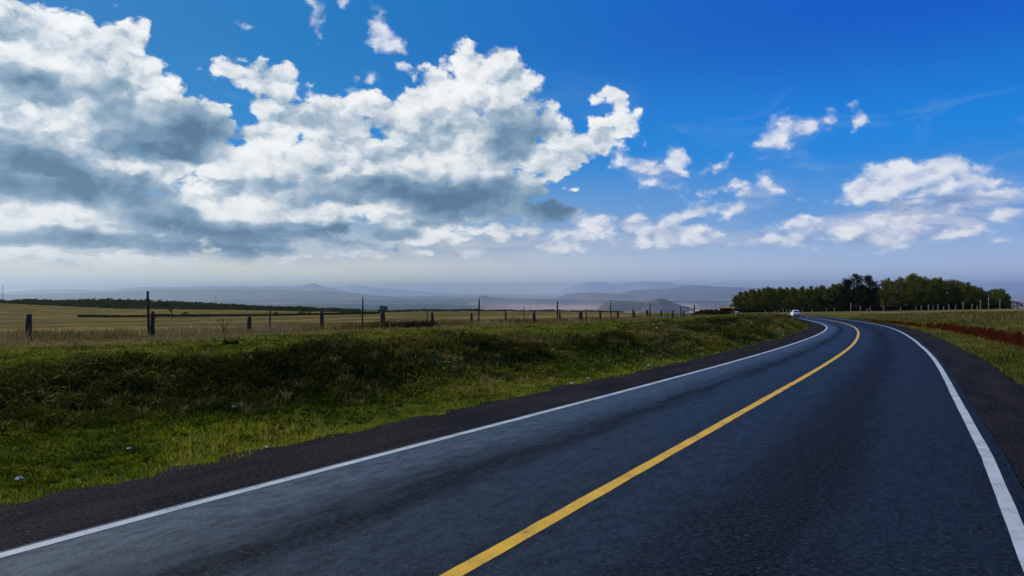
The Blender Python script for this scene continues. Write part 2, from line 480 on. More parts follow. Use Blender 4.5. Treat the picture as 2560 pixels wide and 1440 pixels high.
def near_offset(x, y, s):
    """height of the verges above the road surface"""
    h = np.zeros_like(x)
    # left: grass strip, weedy bank, plateau
    u = -s - wl(y)
    ft = foot_l(y) + 1.4 * fbm(x * 0.16, y * 0.16, 3, 5)
    hb = np.interp(y, [0, 8, 14, 27, 60, 95, 120, 150, 180], [.45, .50, .60, .74, .78, .60, .40, .2, 0.1])
    hl = -0.05 + 0.20 * sstep(u, 1.6, ft) + hb * 0.85 * sstep(u, ft - 1.6, ft + 3.0) + hb * .15 * sstep(u, ft + 2.5, ft + 5)
    hl = hl - (hb - 0.12) * sstep(u, ft + 5, ft + 17) * 0.95
    rough = sstep(u, ft - 2.0, ft + 0.8) * (1 - 0.75 * sstep(u, ft + 3.0, ft + 5.5))
    hl = hl + rough * (0.95 * fbm(x * 0.45, y * 0.45, 3, 21) + 0.42 * fbm(x * 1.9, y * 1.9, 3, 33))
    hl = hl + sstep(u, 1.8, 3.5) * (0.10 * fbm(x * 1.2, y * 1.2, 3, 44) + 0.05 * fbm(x * 5, y * 5, 2, 55))
    # right: grass strip, red earth cut, slope
    v = s - wr(y)
    fr = foot_r(y) + 0.5 * fbm(x * 0.35, y * 0.35, 3, 66) + 0.45 * fbm(x * 1.7, y * 1.7, 3, 67)
    hc = np.interp(y, [0, 35, 60, 81, 110, 140], [.80, .74, .60, .42, .22, .05])
    hr = -0.05 + 0.06 * sstep(v, 1.8, 3.0) + hc * sstep(v, fr, fr + 0.32 + 0.2 * fbm(x * 1.3, y * 1.3, 2, 68))
    hr = hr + sstep(v, fr + .3, fr + 1.5) * (0.05 + 0.16 * fbm(x * 0.9, y * 0.9, 3, 71)) + np.clip(v - fr - 0.5, 0, 30) * 0.012
    hr = hr + sstep(v, 1.8, 3) * 0.05 * fbm(x * 4, y * 4, 2, 72)
    h = np.where(s < 0, hl, hr)
    inner = np.minimum(sstep(-s - wl(y), 1.2, 1.75), 1) * (s < 0) + sstep(s - wr(y), 1.2, 1.75) * (s >= 0)
    return h * inner + (-0.05) * (1 - inner)

def ground_z(x, y):
    x = np.asarray(x, float); y = np.asarray(y, float)
    s = side(x, y)
    zn = base_z(y) + near_offset(x, y, s)
    zt = table_z(x, y)
    d = y
    wL = sstep(d, 40, 110) * sstep(-s - wl(y), foot_l(y) + 6, foot_l(y) + 24)
    wR = sstep(s - wr(y), foot_r(y) + 0.8, foot_r(y) + 9) * sstep(d, 20, 34)
    far = sstep(d, 235, 300)
    w = np.maximum(np.where(s < 0, wL, wR), far)
    z = zn * (1 - w) + zt * w
    z = z + sstep(np.abs(s), 16, 30) * 0.10 * fbm(x * 0.25, y * 0.25, 3, 80)
    # edge of the high ground: down to the valley floor
    r = np.hypot(x, y)
    t = sstep(r, 850, 4200)
    floor = -350.0 + 30 * fbm(x / 2600, y / 2600, 4, 90) + 6 * fbm(x / 500, y / 500, 3, 95)
    behind = sstep(-y, -20, 300)
    z = np.where(r > 820, z * (1 - t) + floor * t, z)
    return z * (1 - behind) + (base_z(np.minimum(y, 0)) * 0 - 2.3) * behind

# ------------------------------------------------------------------ ground materials
def ground_material():
    m, n, bs = material("grassland", 1.0, 0.0)
    g = n.t.nodes.new('ShaderNodeNewGeometry').outputs['Position']
    green, dry, soil, dark, far = (attr(n, k) for k in ('green', 'dry', 'soil', 'dark', 'far'))
    f1 = n.noise(g, 0.7, 6, 0.65); f2 = n.noise(g, 6.0, 5, 0.7); f3 = n.noise(g, 0.06, 5, 0.6)
    st = n.noise(n.v('MULTIPLY', g, (0.12, 1.0, 1.0)), 0.09, 5, 0.6)
    cg = n.mix(n.ss(f1, 0.35, 0.65), (0.030, 0.060, 0.007), (0.085, 0.105, 0.014))
    cg = n.mix(n.ss(f2, 0.45, 0.75, 0.0, 0.6), cg, (0.10, 0.085, 0.028))
    cw = n.mix(n.ss(f1, 0.35, 0.68), (0.026, 0.030, 0.008), (0.075, 0.072, 0.024))
    cw = n.mix(n.ss(f2, 0.5, 0.75, 0.0, 0.7), cw, (0.11, 0.095, 0.055))
    cd = n.mix(n.ss(f3, 0.35, 0.65), (0.125, 0.092, 0.036), (0.28, 0.20, 0.072))
    cd = n.mix(n.ss(st, 0.46, 0.56), cd, (0.085, 0.088, 0.030))
    cd = n.mix(n.ss(f2, 0.40, 0.70, 0.0, 0.5), cd, (0.075, 0.052, 0.024))
    cs = n.mix(n.ss(f2, 0.3, 0.7), (0.010, 0.0028, 0.0014), (0.034, 0.0075, 0.0036))  # red earth kept very dark, the shade on the cut painted in
    c = n.mix(n.ss(dry, 0.1, 0.9), cg, cd)
    c = n.mix(dark, c, cw)
    c = n.mix(n.m('MULTIPLY', attr(n, 'hollow_shade'), 0.55), c, (0.010, 0.011, 0.006))
    c = n.mix(soil, c, cs)
    # valley plain: pale dry flats with long darker bands
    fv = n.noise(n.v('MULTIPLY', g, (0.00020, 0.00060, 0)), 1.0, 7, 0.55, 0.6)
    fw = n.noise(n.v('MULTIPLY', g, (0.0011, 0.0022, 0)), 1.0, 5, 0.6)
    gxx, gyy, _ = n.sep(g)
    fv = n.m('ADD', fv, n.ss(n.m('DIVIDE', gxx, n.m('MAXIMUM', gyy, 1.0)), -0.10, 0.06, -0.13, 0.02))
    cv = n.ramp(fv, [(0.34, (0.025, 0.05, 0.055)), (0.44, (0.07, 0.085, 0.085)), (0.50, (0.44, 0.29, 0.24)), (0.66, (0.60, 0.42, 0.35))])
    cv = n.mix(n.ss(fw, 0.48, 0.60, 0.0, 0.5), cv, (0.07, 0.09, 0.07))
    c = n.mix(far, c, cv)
    n.put(bs.inputs['Base Color'], c)
    bump(n, bs, n.m('ADD', n.m('MULTIPLY', f2, 0.5), n.noise(g, 22.0, 4, 0.7)), 0.7, 0.06)
    return m
GROUND = ground_material()

def ground_attrs(x, y):
    s = side(x, y)
    u = -s - wl(y); v = s - wr(y)
    ft = foot_l(y) + 1.4 * fbm(x * 0.16, y * 0.16, 3, 5)
    fr = foot_r(y) + 0.5 * fbm(x * 0.35, y * 0.35, 3, 66) + 0.45 * fbm(x * 1.7, y * 1.7, 3, 67)
    left = s < 0
    r = np.hypot(x, y)
    jag = 2.2 * fbm(x * 0.3, y * 0.3, 4, 101)
    dry = np.where(left, sstep(u + 2 * jag, 24.5, 29.5), (0.35 * sstep(v, fr, fr + 1.5) + 0.5 * sstep(v + 2 * jag, fr + 2, fr + 9)))
    dry = np.maximum(dry, sstep(r, 180, 230))
    dark = np.where(left, sstep(u + jag * .9, ft - 2.3, ft + 1.2) * (1 - sstep(u + jag, ft + 2.6, ft + 5.2)) * sstep(170 - y, 0, 40), 0)
    soil = np.where(~left, sstep(v, fr - 0.05, fr + 0.08) * (1 - sstep(v + .35 * fbm(x * 2.5, y * 2.5, 2, 240), fr + 0.26, fr + 0.40)) * sstep(135 - y, 0, 30), 0)
    soil = np.maximum(soil, np.where(~left, 0.0 * sstep(v, fr - .5, fr) * (1 - sstep(v, fr + .8, fr + 2.0)) * sstep(fbm(x * .8, y * .8, 3, 120), -.05, .15) * sstep(135 - y, 0, 30), 0))
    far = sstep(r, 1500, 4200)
    hollow_shade = dark * sstep(fbm(x * .28, y * .28, 4, 230), .0, .16)  # random near-black patches painting the shade of hollows on the bank
    return dict(hollow_shade=hollow_shade, green=1 - dry, dry=dry, soil=soil, dark=dark, far=far)

# one ground sheet out to the horizon, rings around the viewpoint
rad = [1.5]
while rad[-1] < 95000:
    rr = rad[-1]
    rad.append(rr * (1.022 if rr < 900 else 1.04))
rad = np.array(rad)
ang = np.concatenate([np.arange(-180, -42, 3.0), np.arange(-42, 42, 0.24), np.arange(42, 180.1, 3.0)])
A, RR = np.meshgrid(R(1) * ang, rad)
gx, gy = RR * np.sin(A), RR * np.cos(A)
gz = ground_z(gx, gy)
gs = side(gx, gy)
under = (1 - sstep(np.abs(gs), 24, 30)) * (1 - sstep(gy, 150, 175)) * sstep(gy, -30, -22)
roadbed = (1 - sstep(np.abs(gs), 6.5, 7.5)) * sstep(380 - gy, 0, 10) * sstep(gy, -200, -190)
gz = gz - 0.65 * under - 0.35 * roadbed * (1 - under)
nr, na = gx.shape
idx = np.arange(nr * na).reshape(nr, na)
faces = np.stack([idx[:-1, :-1], idx[:-1, 1:], idx[1:, 1:], idx[1:, :-1]], -1).reshape(-1, 4)[:, ::-1]
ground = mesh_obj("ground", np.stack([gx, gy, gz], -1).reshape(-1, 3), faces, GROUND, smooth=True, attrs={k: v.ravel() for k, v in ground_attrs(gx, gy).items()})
tag(ground, kind="structure")

# verges as finer sheets that follow the road
def verge(name, sgn, cols):
    ys = np.concatenate([np.arange(-25, 6, 0.5), np.arange(6, 34, 0.10), np.arange(34, 70, 0.2), np.arange(70, 176, 0.5)])
    YY, U = np.meshgrid(ys, cols, indexing='ij')
    S = sgn * (U + np.where(sgn < 0, wl(YY), wr(YY)))
    X, Y = from_road(S, YY)
    Z = ground_z(X, Y)
    Z = Z - 0.25 * sstep(U, 22.5, 24.0)
    nn, mm = X.shape
    ii = np.arange(nn * mm).reshape(nn, mm)
    f = np.stack([ii[:-1, :-1], ii[:-1, 1:], ii[1:, 1:], ii[1:, :-1]], -1).reshape(-1, 4)
    if sgn > 0:
        f = f[:, ::-1]
    o = mesh_obj(name, np.stack([X, Y, Z], -1).reshape(-1, 3), f, GROUND, smooth=True,
                 attrs={k: v.ravel() for k, v in ground_attrs(X, Y).items()})
    return tag(o, kind="structure")
verge("grass_verge", -1, np.concatenate([np.arange(1.25, 12.5, 0.12), np.arange(12.5, 25, 0.5)]))
verge("earth_verge", 1, np.concatenate([np.arange(1.25, 7, 0.07), np.arange(7, 25, 0.5)]))

# ------------------------------------------------------------------ road
def road_material():
    m, n, bs = material("asphalt", 0.5, 0.5)
    uv = n.t.nodes.new('ShaderNodeUVMap').outputs[0]
    s, v, _ = n.sep(uv)
    edge = n.m('MULTIPLY_ADD', n.noise(n.v('MULTIPLY', uv, (1.0, 0.22, 1)), 1.6, 7, 0.75), 1.7, -0.85)
    sw = n.m('ADD', s, edge)
    q = n.lin(sw, -3.6, 3.8)
    # wheel paths are polished, with pale blue sky sheen painted in, the strip between them keeps its dark oily chippings
    pol = n.ramp(q, [(0.0, (.85,) * 3), (0.10, (1.0,) * 3), (0.20, (.45,) * 3), (0.245, (.0,) * 3), (0.315, (.6,) * 3),
                     (0.40, (.62,) * 3), (0.47, (.40,) * 3), (0.56, (.55,) * 3), (0.66, (.12,) * 3), (0.74, (.0,) * 3),
                     (0.82, (.30,) * 3), (0.90, (.26,) * 3), (1.0, (.12,) * 3)])
    pol = n.m('MULTIPLY', pol, n.ss(n.noise(n.v('MULTIPLY', uv, (1.0, 0.40, 1)), 6.5, 8, 0.8), 0.34, 0.60, 0.40, 1.15))
    grain = n.noise(uv, 17.0, 4, 0.95)
    spk = n.ss(n.noise(uv, 15.0, 3, 0.95), 0.61, 0.67)
    col = n.mix(pol, (0.0015, 0.0022, 0.0035), n.mix(n.ss(s, -3.0, -1.2), (0.050, 0.074, 0.100), (0.002, 0.018, 0.044)))
    col = n.mix(n.ss(grain, 0.45, 0.60, 0.0, 0.8), col, (0.032, 0.038, 0.048))
    col = n.mix(n.m('MULTIPLY', spk, 0.75), col, (0.12, 0.115, 0.11))
    n.put(bs.inputs['Base Color'], col)
    bs.inputs['Specular Tint'].default_value = (0.45, 0.80, 1.0, 1)
    n.put(bs.inputs['Roughness'], n.m('MULTIPLY_ADD', pol, -0.16, 0.66))
    n.put(bs.inputs['Specular IOR Level'], n.m('MULTIPLY_ADD', pol, 0.24, 0.04))
    bump(n, bs, n.m('ADD', n.noise(uv, 70.0, 3, 0.8), n.m('MULTIPLY', n.noise(uv, 22.0, 4, 0.8), 1.2)), 0.8, 0.016)
    return m

def shoulder_material():
    m, n, bs = material("gravelled_asphalt", 0.95, 0.05)
    uv = n.t.nodes.new('ShaderNodeUVMap').outputs[0]
    a = n.noise(n.v('MULTIPLY', uv, (1.0, 0.2, 1)), 1.6, 6, 0.65)
    b = n.noise(uv, 20.0, 4, 0.9)
    c = n.mix(n.ss(a, 0.35, 0.65), (0.005, 0.0055, 0.008), (0.019, 0.0155, 0.017))
    c = n.mix(n.ss(b, 0.54, 0.62, 0, 0.8), c, (0.085, 0.075, 0.068))
    n.put(bs.inputs['Base Color'], c)
    bump(n, bs, b, 0.8, 0.02)
    return m

def paint_material(name, col, worn=0.42):
    m, n, bs = material(name, 0.6, 0.4)
    uv = n.t.nodes.new('ShaderNodeUVMap').outputs[0]
    f = n.noise(uv, 22.0, 6, 0.9); g = n.noise(uv, 2.0, 4, 0.6)
    w = n.ss(n.m('ADD', f, n.m('MULTIPLY', n.m('SUBTRACT', g, 0.5), 0.35)), worn - 0.10, worn)
    c = n.mix(n.ss(g, 0.3, 0.7), tuple(x * 0.78 for x in col), col)
    c = n.mix(w, (0.06, 0.06, 0.065), c)
    n.put(bs.inputs['Base Color'], c)
    bump(n, bs, f, 0.4, 0.01)
    return m

def strip(name, s0, s1, mat, lift, n_cols=2, y0=-25, y1=330, ragged=None, kind="structure"):
    ys = np.concatenate([np.arange(y0, 60, 0.4), np.arange(60, y1, 2.0)])
    length = np.concatenate([[0], np.cumsum(np.diff(ys) / road_cos(ys[1:]))])
    YY, T = np.meshgrid(ys, np.linspace(0, 1, n_cols), indexing='ij')
    LL = np.repeat(length[:, None], n_cols, 1)
    a, b = s0(YY), s1(YY)
    if ragged is not None:
        a = a + ragged[0] * fbm(YY * 2.7, YY * 0 + 3, 3, 7); b = b + ragged[1] * fbm(YY * 2.7, YY * 0 + 9, 3, 8)
    S = a * (1 - T) + b * T
    X, Y = from_road(S, YY)
    Z = base_z(Y) + lift
    nn, mm = X.shape
    ii = np.arange(nn * mm).reshape(nn, mm)
    f = np.stack([ii[:-1, :-1], ii[:-1, 1:], ii[1:, 1:], ii[1:, :-1]], -1).reshape(-1, 4)[:, ::-1]
    Sn = np.where(S < 0, S / wl(YY) * 3.45, S / wr(YY) * 3.6)
    o = mesh_obj(name, np.stack([X, Y, Z], -1).reshape(-1, 3), f, mat, uvs=np.stack([Sn, LL], -1).reshape(-1, 2))
    return tag(o, kind=kind)

ROAD, SHOULDER = road_material(), shoulder_material()
strip("road", lambda y: -wl(y) - 0.12, lambda y: wr(y) + 0.22, ROAD, 0.0, 12)
strip("left_shoulder", lambda y: -wl(y) - 1.70, lambda y: -wl(y) - 0.12, SHOULDER, -0.012, 4, ragged=(0.7, 0.03))
strip("right_shoulder", lambda y: wr(y) + 0.22, lambda y: wr(y) + 1.65, SHOULDER, -0.012, 4, ragged=(0.03, 0.3))
WHITE_P, YELLOW_P = paint_material("white_road_paint", (0.50, 0.55, 0.55), 0.455), paint_material("yellow_road_paint", (0.78, 0.45, 0.015), 0.455)
strip("left_edge_line", lambda y: -wl(y) - 0.06, lambda y: -wl(y) + 0.07, WHITE_P, 0.004, ragged=(0.012, 0.012))
strip("right_edge_line", lambda y: wr(y) - 0.07, lambda y: wr(y) + 0.07, WHITE_P, 0.004, ragged=(0.012, 0.012))
strip("centre_line", lambda y: 0 * y - 0.076, lambda y: 0 * y + 0.076, YELLOW_P, 0.004, ragged=(0.02, 0.02))

# ------------------------------------------------------------------ hills across the valley
def hill_material(name, c0, c1, band=None, scale=0.0012):
    m, n, bs = material(name, 0.95, 0.1)
    g = n.t.nodes.new('ShaderNodeNewGeometry').outputs['Position']
    f = n.noise(n.v('MULTIPLY', g, (1, 1, 2.0)), scale, 6, 0.6)
    n.put(bs.inputs['Base Color'], n.mix(n.ss(f, 0.35, 0.65), c0, c1))
    return m

def hill(name, profile, d, depth, mat, foot_row, seed, rough=0.12):
    """a ridge seen across the valley: crest line given as column/row, built as a rounded body of real depth"""
    px = np.array([p[0] for p in profile], float); row = np.array([p[1] for p in profile], float)
    cols = np.arange(px[0], px[-1] + 1, max(2.0, (px[-1] - px[0]) / 260))
    top = -(np.interp(cols, px, row) - YH) * d / F
    foot = -(foot_row - YH) * d / F - 25
    T = np.linspace(-1, 1, 31)
    CC, TT = np.meshgrid(cols, T, indexing='ij')
    t_ = np.linspace(0, 1, len(cols))
    hgt = np.maximum(top[:, None] - foot, 0.0) * (sstep(t_, 0, .16) * sstep(1 - t_, 0, .16))[:, None]
    dd = d + depth * TT * (0.35 + 0.65 * np.clip(hgt / max(hgt.max(), 1), 0, 1))
    body = np.clip(1 - np.abs(TT), 0, 1) ** 0.85
    X = (CC - 1280) / F * dd; Y = dd
    nz = fbm(X / (depth * 0.35), Y / (depth * 0.35), 5, seed, 0.55)
    Z = foot + hgt * (body + rough * 4 * nz * body * (1.02 - body)) 
    Z -= hgt * 0.16 * np.abs(fbm(X / (depth * .22), Y / (depth * .22), 4, seed + 9)) * body
    Z += hgt * 0.05 * fbm(X / (d * 0.012), Y / (d * 0.05), 4, seed + 5) * body
    nn, mm = X.shape
    ii = np.arange(nn * mm).reshape(nn, mm)
    f = np.stack([ii[:-1, :-1], ii[:-1, 1:], ii[1:, 1:], ii[1:, :-1]], -1).reshape(-1, 4)[:, ::-1]
    o = mesh_obj(name, np.stack([X, Y, Z], -1).reshape(-1, 3), f, mat, smooth=True)
    return tag(o, kind="structure")

H_FAR = hill_material("far_range_hazed", (0.14, 0.18, 0.21), (0.20, 0.23, 0.25), scale=0.0006)  # slopes coloured paler and bluer to carry some of the haze
H_PALE = hill_material("palest_range_hazed", (0.26, 0.33, 0.40), (0.32, 0.38, 0.43), scale=0.0006)  # haze glow painted into the hill colour so the range fades out
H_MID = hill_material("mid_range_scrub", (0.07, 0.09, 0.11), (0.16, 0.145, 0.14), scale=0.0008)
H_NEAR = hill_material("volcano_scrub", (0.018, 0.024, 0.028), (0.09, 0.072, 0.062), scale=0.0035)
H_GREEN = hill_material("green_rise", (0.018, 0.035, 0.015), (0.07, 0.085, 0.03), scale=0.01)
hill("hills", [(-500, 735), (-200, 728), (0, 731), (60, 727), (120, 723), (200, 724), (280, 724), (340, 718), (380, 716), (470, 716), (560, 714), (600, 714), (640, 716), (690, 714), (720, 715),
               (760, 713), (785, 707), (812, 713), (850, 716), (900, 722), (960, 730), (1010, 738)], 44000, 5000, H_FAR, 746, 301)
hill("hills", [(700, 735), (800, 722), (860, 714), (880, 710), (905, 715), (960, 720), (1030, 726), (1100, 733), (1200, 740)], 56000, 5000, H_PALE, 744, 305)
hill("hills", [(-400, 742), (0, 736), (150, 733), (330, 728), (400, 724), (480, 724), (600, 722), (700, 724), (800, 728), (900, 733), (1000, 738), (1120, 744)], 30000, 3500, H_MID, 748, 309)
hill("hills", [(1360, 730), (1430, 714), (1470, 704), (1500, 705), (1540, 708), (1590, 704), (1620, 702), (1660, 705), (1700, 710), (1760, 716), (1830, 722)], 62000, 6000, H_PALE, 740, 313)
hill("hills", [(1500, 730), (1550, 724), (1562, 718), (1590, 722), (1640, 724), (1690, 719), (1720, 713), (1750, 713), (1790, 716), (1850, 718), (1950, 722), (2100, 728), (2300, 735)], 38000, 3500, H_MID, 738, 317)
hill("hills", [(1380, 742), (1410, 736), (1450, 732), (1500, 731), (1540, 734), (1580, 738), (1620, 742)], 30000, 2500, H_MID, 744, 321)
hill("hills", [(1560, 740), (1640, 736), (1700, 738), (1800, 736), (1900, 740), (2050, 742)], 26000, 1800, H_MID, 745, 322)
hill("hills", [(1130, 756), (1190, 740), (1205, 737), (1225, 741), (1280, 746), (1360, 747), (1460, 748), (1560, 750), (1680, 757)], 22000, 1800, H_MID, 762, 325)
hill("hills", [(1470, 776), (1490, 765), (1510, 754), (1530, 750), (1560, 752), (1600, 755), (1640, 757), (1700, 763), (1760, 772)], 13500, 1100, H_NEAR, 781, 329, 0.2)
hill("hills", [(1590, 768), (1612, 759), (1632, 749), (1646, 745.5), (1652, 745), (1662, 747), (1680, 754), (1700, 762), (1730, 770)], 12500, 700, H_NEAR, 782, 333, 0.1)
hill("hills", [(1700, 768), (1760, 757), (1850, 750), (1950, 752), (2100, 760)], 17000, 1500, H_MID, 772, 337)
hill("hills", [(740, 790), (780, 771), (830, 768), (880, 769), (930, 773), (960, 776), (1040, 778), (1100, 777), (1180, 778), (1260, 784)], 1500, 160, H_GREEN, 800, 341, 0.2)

# ------------------------------------------------------------------ foliage
def leaf_material(name, c0, c1, trans=0.35):
    m = bpy.data.materials.new(name); m.use_nodes = True
    t = m.node_tree; t.nodes.clear(); n = NT(t)
    tint = attr(n, 'tint')
    g = t.nodes.new('ShaderNodeObjectInfo').outputs['Random']
    f = n.m('ADD', n.m('MULTIPLY', tint, 0.8), n.m('MULTIPLY', g, 0.2))
    col = n.mix(f, c0, c1)
    d = t.nodes.new('ShaderNodeBsdfDiffuse'); n.put(d.inputs[0], col)
    tr = t.nodes.new('ShaderNodeBsdfTranslucent'); n.put(tr.inputs[0], n.mix(0.5, col, (0.20, 0.22, 0.02)))
    mx = t.nodes.new('ShaderNodeMixShader'); mx.inputs[0].default_value = trans
    t.links.new(d.outputs[0], mx.inputs[1]); t.links.new(tr.outputs[0], mx.inputs[2])
    o = t.nodes.new('ShaderNodeOutputMaterial'); t.links.new(mx.outputs[0], o.inputs[0])
    return m

LEAF = leaf_material("eucalyptus_leaves", (0.008, 0.017, 0.005), (0.15, 0.155, 0.016))
LEAF_D = leaf_material("dark_leaves", (0.006, 0.010, 0.006), (0.016, 0.022, 0.011), 0.1)
LEAF_FAR = leaf_material("distant_leaves", (0.012, 0.026, 0.018), (0.030, 0.055, 0.030), 0.15)
BARK = plain("pale_bark", (0.10, 0.085, 0.07), 0.9, 0.2)
BARK_D = plain("dark_bark", (0.05, 0.04, 0.03), 0.95, 0.1)

def leaf_cloud(centres, radii, per, size, g, flat=0.0):
    """leaf quads scattered through a set of ellipsoidal clumps; returns verts, faces, tint"""
    C = np.repeat(centres, per, 0); Rr = np.repeat(radii, per, 0)
    n_ = len(C)
    v = g.normal(size=(n_, 3)); v /= np.linalg.norm(v, axis=1, keepdims=True)
    p = C + v * Rr * (g.random((n_, 1)) ** 0.45)
    a = g.normal(size=(n_, 3)); a /= np.linalg.norm(a, axis=1, keepdims=True)
    b = np.cross(a, g.normal(size=(n_, 3))); b /= np.linalg.norm(b, axis=1, keepdims=True)
    sz = size * (0.6 + 0.8 * g.random((n_, 1)))
    q = np.stack([p - a * sz * .5 , p - b * sz * .28, p + a * sz * .5, p + b * sz * .28], 1).reshape(-1, 3)
    f = np.arange(n_ * 4).reshape(-1, 4)
    tint = np.repeat(np.clip(np.repeat(g.random(len(centres)), per) * 0.6 + g.random(n_) * 0.4, 0, 1), 4)
    return q, f, tint

def tube_mesh(paths, sides=7):
    """paths: list of (points, radii); one mesh of tapering limbs"""
    V, Fc = [], []
    for pts, rad_ in paths:
        pts = [Vector(p) for p in pts]; base = len(V)
        for i, p in enumerate(pts):
            d_ = (pts[min(i + 1, len(pts) - 1)] - pts[max(i - 1, 0)]).normalized()
            u_ = d_.cross(Vector((0.31, 0.95, 0.05))).normalized(); w_ = d_.cross(u_)
            for k in range(sides):
                a_ = 2 * math.pi * k / sides
                V.append(p + (u_ * math.cos(a_) + w_ * math.sin(a_)) * rad_[i])
        for i in range(len(pts) - 1):
            for k in range(sides):
                a_, b_ = base + i * sides + k, base + i * sides + (k + 1) % sides
                Fc.append((a_, b_, b_ + sides, a_ + sides))
        Fc.append(tuple(base + k for k in range(sides))[::-1])
        Fc.append(tuple(base + (len(pts) - 1) * sides + k for k in range(sides)))
    return V, Fc

def make_tree(name, H, W, kind, seed, leaf, bark):
    """tapered trunk with limbs, crown of leaf clumps; returns the root of the thing standing at the origin"""
    g = np.random.default_rng(seed); rnd = random.Random(seed)
    root = empty(name, (0, 0, 0))
    cent, radi, limbs = [], [], []
    bend = [(rnd.uniform(-.04, .04) * H, rnd.uniform(-.04, .04) * H) for _ in range(5)]
    trunk_pts = [(0, 0, -0.3)] + [(bend[i][0] * i / 5, bend[i][1] * i / 5, H * 0.92 * (i + 1) / 5) for i in range(5)]
    r0 = H * 0.017 + 0.05
    limbs.append((trunk_pts, [r0 * 1.2, r0, r0 * .8, r0 * .6, r0 * .35, r0 * .12]))
    nc = {'euc': 34, 'broad': 34, 'tall': 60, 'bush': 14}[kind]
    for i in range(nc):
        t = (i + rnd.random()) / nc
        if kind == 'euc':
            z = H * (0.10 + 0.88 * t); prof = math.sin(min(1, (1 - t) * 1.25 + 0.10) * math.pi * .55) * (0.75 + .3 * rnd.random())
        elif kind == 'broad':
            z = H * (0.16 + 0.82 * t); prof = math.sqrt(max(0.05, 1 - (1.65 * (t - .45)) ** 2))
        elif kind == 'tall':
            z = H * (0.14 + 0.84 * t); prof = (1.0 if t < .55 else 1.5 * (1.22 - t)) * rnd.uniform(.6, 1.15)
        else:
            z = H * (0.1 + 0.72 * t); prof = math.sqrt(max(0.08, 1 - t * t))
        a = rnd.uniform(0, 2 * math.pi); rr = W * 0.5 * prof * math.sqrt(rnd.random()) * 0.92
        c = (rr * math.cos(a), rr * math.sin(a), z)
        cent.append(c); cr = W * rnd.uniform(0.13, 0.24)
        radi.append((cr, cr, cr * rnd.uniform(.55, .9)))
        if i % 3 == 0 and kind != 'bush':
            zb = max(H * .12, z - rr * 0.9 - H * .05)
            limbs.append(([(0, 0, zb), (c[0] * .5, c[1] * .5, (zb + z) / 2 + .1), c], [r0 * .4, r0 * .25, r0 * .08]))
    size = 0.42 if H > 5 else 0.3
    per = {'euc': 60, 'broad': 70, 'tall': 75, 'bush': 60}[kind]
    q, f, tint = leaf_cloud(np.array(cent), np.array(radi), per, size * (W / 4.5) ** .35, g)
    mesh_obj('crown', q, f, leaf, root, attrs={'tint': tint})
    V, Fc = tube_mesh(limbs)
    mesh_obj('trunk', V, Fc, bark, root, smooth=True)
    return root

def at(px, d, z=None):
    x = (px - 1280) / F * d
    return Vector((x, d, float(ground_z(np.array([x]), np.array([d]))[0]) if z is None else z))

def place_tree(proto, used, px, d, top_row, H0, label, cat, group=None, wide=1.0, rz=0.0):
    t = proto if proto not in used else copy_tree(proto)
    used.add(proto)
    p = at(px, d)
    h = max(0.8, -(top_row - YH) * d / F - p.z)
    k = h / H0
    t.location = p; t.scale = (wide, wide, k); t.rotation_euler.z = rz
    tag(t, label, cat, group)
    return t

used = set()
E = [make_tree("plantation_tree", 11, 5.6, 'euc', 40 + i, LEAF, BARK) for i in range(5)]
B = [make_tree("grove_tree", 13, 6.5, 'broad', 60 + i, LEAF, BARK) for i in range(4)]
def tops(tab, px): return float(np.interp(px, [a for a, _ in tab], [b for _, b in tab]))
T1 = [(1832, 758), (1838, 745), (1850, 734), (1870, 730), (1895, 727), (1915, 723), (1980, 722), (2040, 720), (2070, 717), (2105, 713), (2130, 720), (2200, 722)]
T2 = [(2190, 722), (2203, 704), (2220, 693), (2236, 706), (2250, 696), (2268, 688), (2290, 684), (2305, 692), (2320, 697), (2345, 694), (2362, 700), (2385, 700), (2408, 704), (2425, 712), (2437, 714), (2450, 717), (2460, 729), (2480, 724), (2500, 720), (2512, 726), (2522, 742), (2535, 754)]
L1 = "slender dark green eucalyptus in the even plantation left of the tallest dark trees"
L2 = "broad green tree in the rounded grove right of the tallest dark trees"
for rowi, (d, step, dz) in enumerate([(365, 12.0, 0), (378, 11.5, -1), (392, 11.5, -2)]):
    px = 1839.0 + rowi * 5
    while px < 2205:
        q = px + random.uniform(-3, 3)
        place_tree(random.choice(E), used, q, d + random.uniform(-5, 5), tops(T1, q) + random.uniform(-5, 6) + dz * .4, 11, L1, "tree",
                   "eucalyptus plantation behind the bend", random.uniform(.75, 1.1), random.uniform(0, 6.28))
        px += step
    px = 2206.0 + rowi * 6
    while px < 2524:
        q = px + random.uniform(-3, 3)
        place_tree(random.choice(B), used, q, d - 15 + random.uniform(-6, 6), tops(T2, q) + (random.uniform(-1.5, 3.5) if rowi else random.uniform(2, 14)), 13, L2, "tree",
                   "grove on the right skyline", random.uniform(.7, 1.0) * (0.8 if q > 2450 else 1), random.uniform(0, 6.28))
        px += step * 1.25
TL = make_tree("tall_tree", 17, 11, 'tall', 91, LEAF_D, BARK)
TR = make_tree("tall_tree", 17, 10.5, 'tall', 95, LEAF_D, BARK)
TM = make_tree("tall_tree", 13, 7.0, 'tall', 97, LEAF_D, BARK)
place_tree(TL, used, 2141, 345, 685, 17, "tallest tree on the skyline, very dark with a ragged split top", "tree", None, 0.85)
place_tree(TR, used, 2174, 345, 690, 17, "tall very dark cone shaped tree, right one of the dark pair", "tree", None, 0.95)
place_tree(TM, used, 2116, 348, 699, 13, "dark leaning tree against the left flank of the tallest tree", "tree", None, 1.2)
SB = make_tree("bush", 3, 3.4, 'bush', 101, LEAF_D, BARK_D)
SB2 = make_tree("bush", 3, 3.4, 'bush', 105, LEAF_FAR, BARK_D)
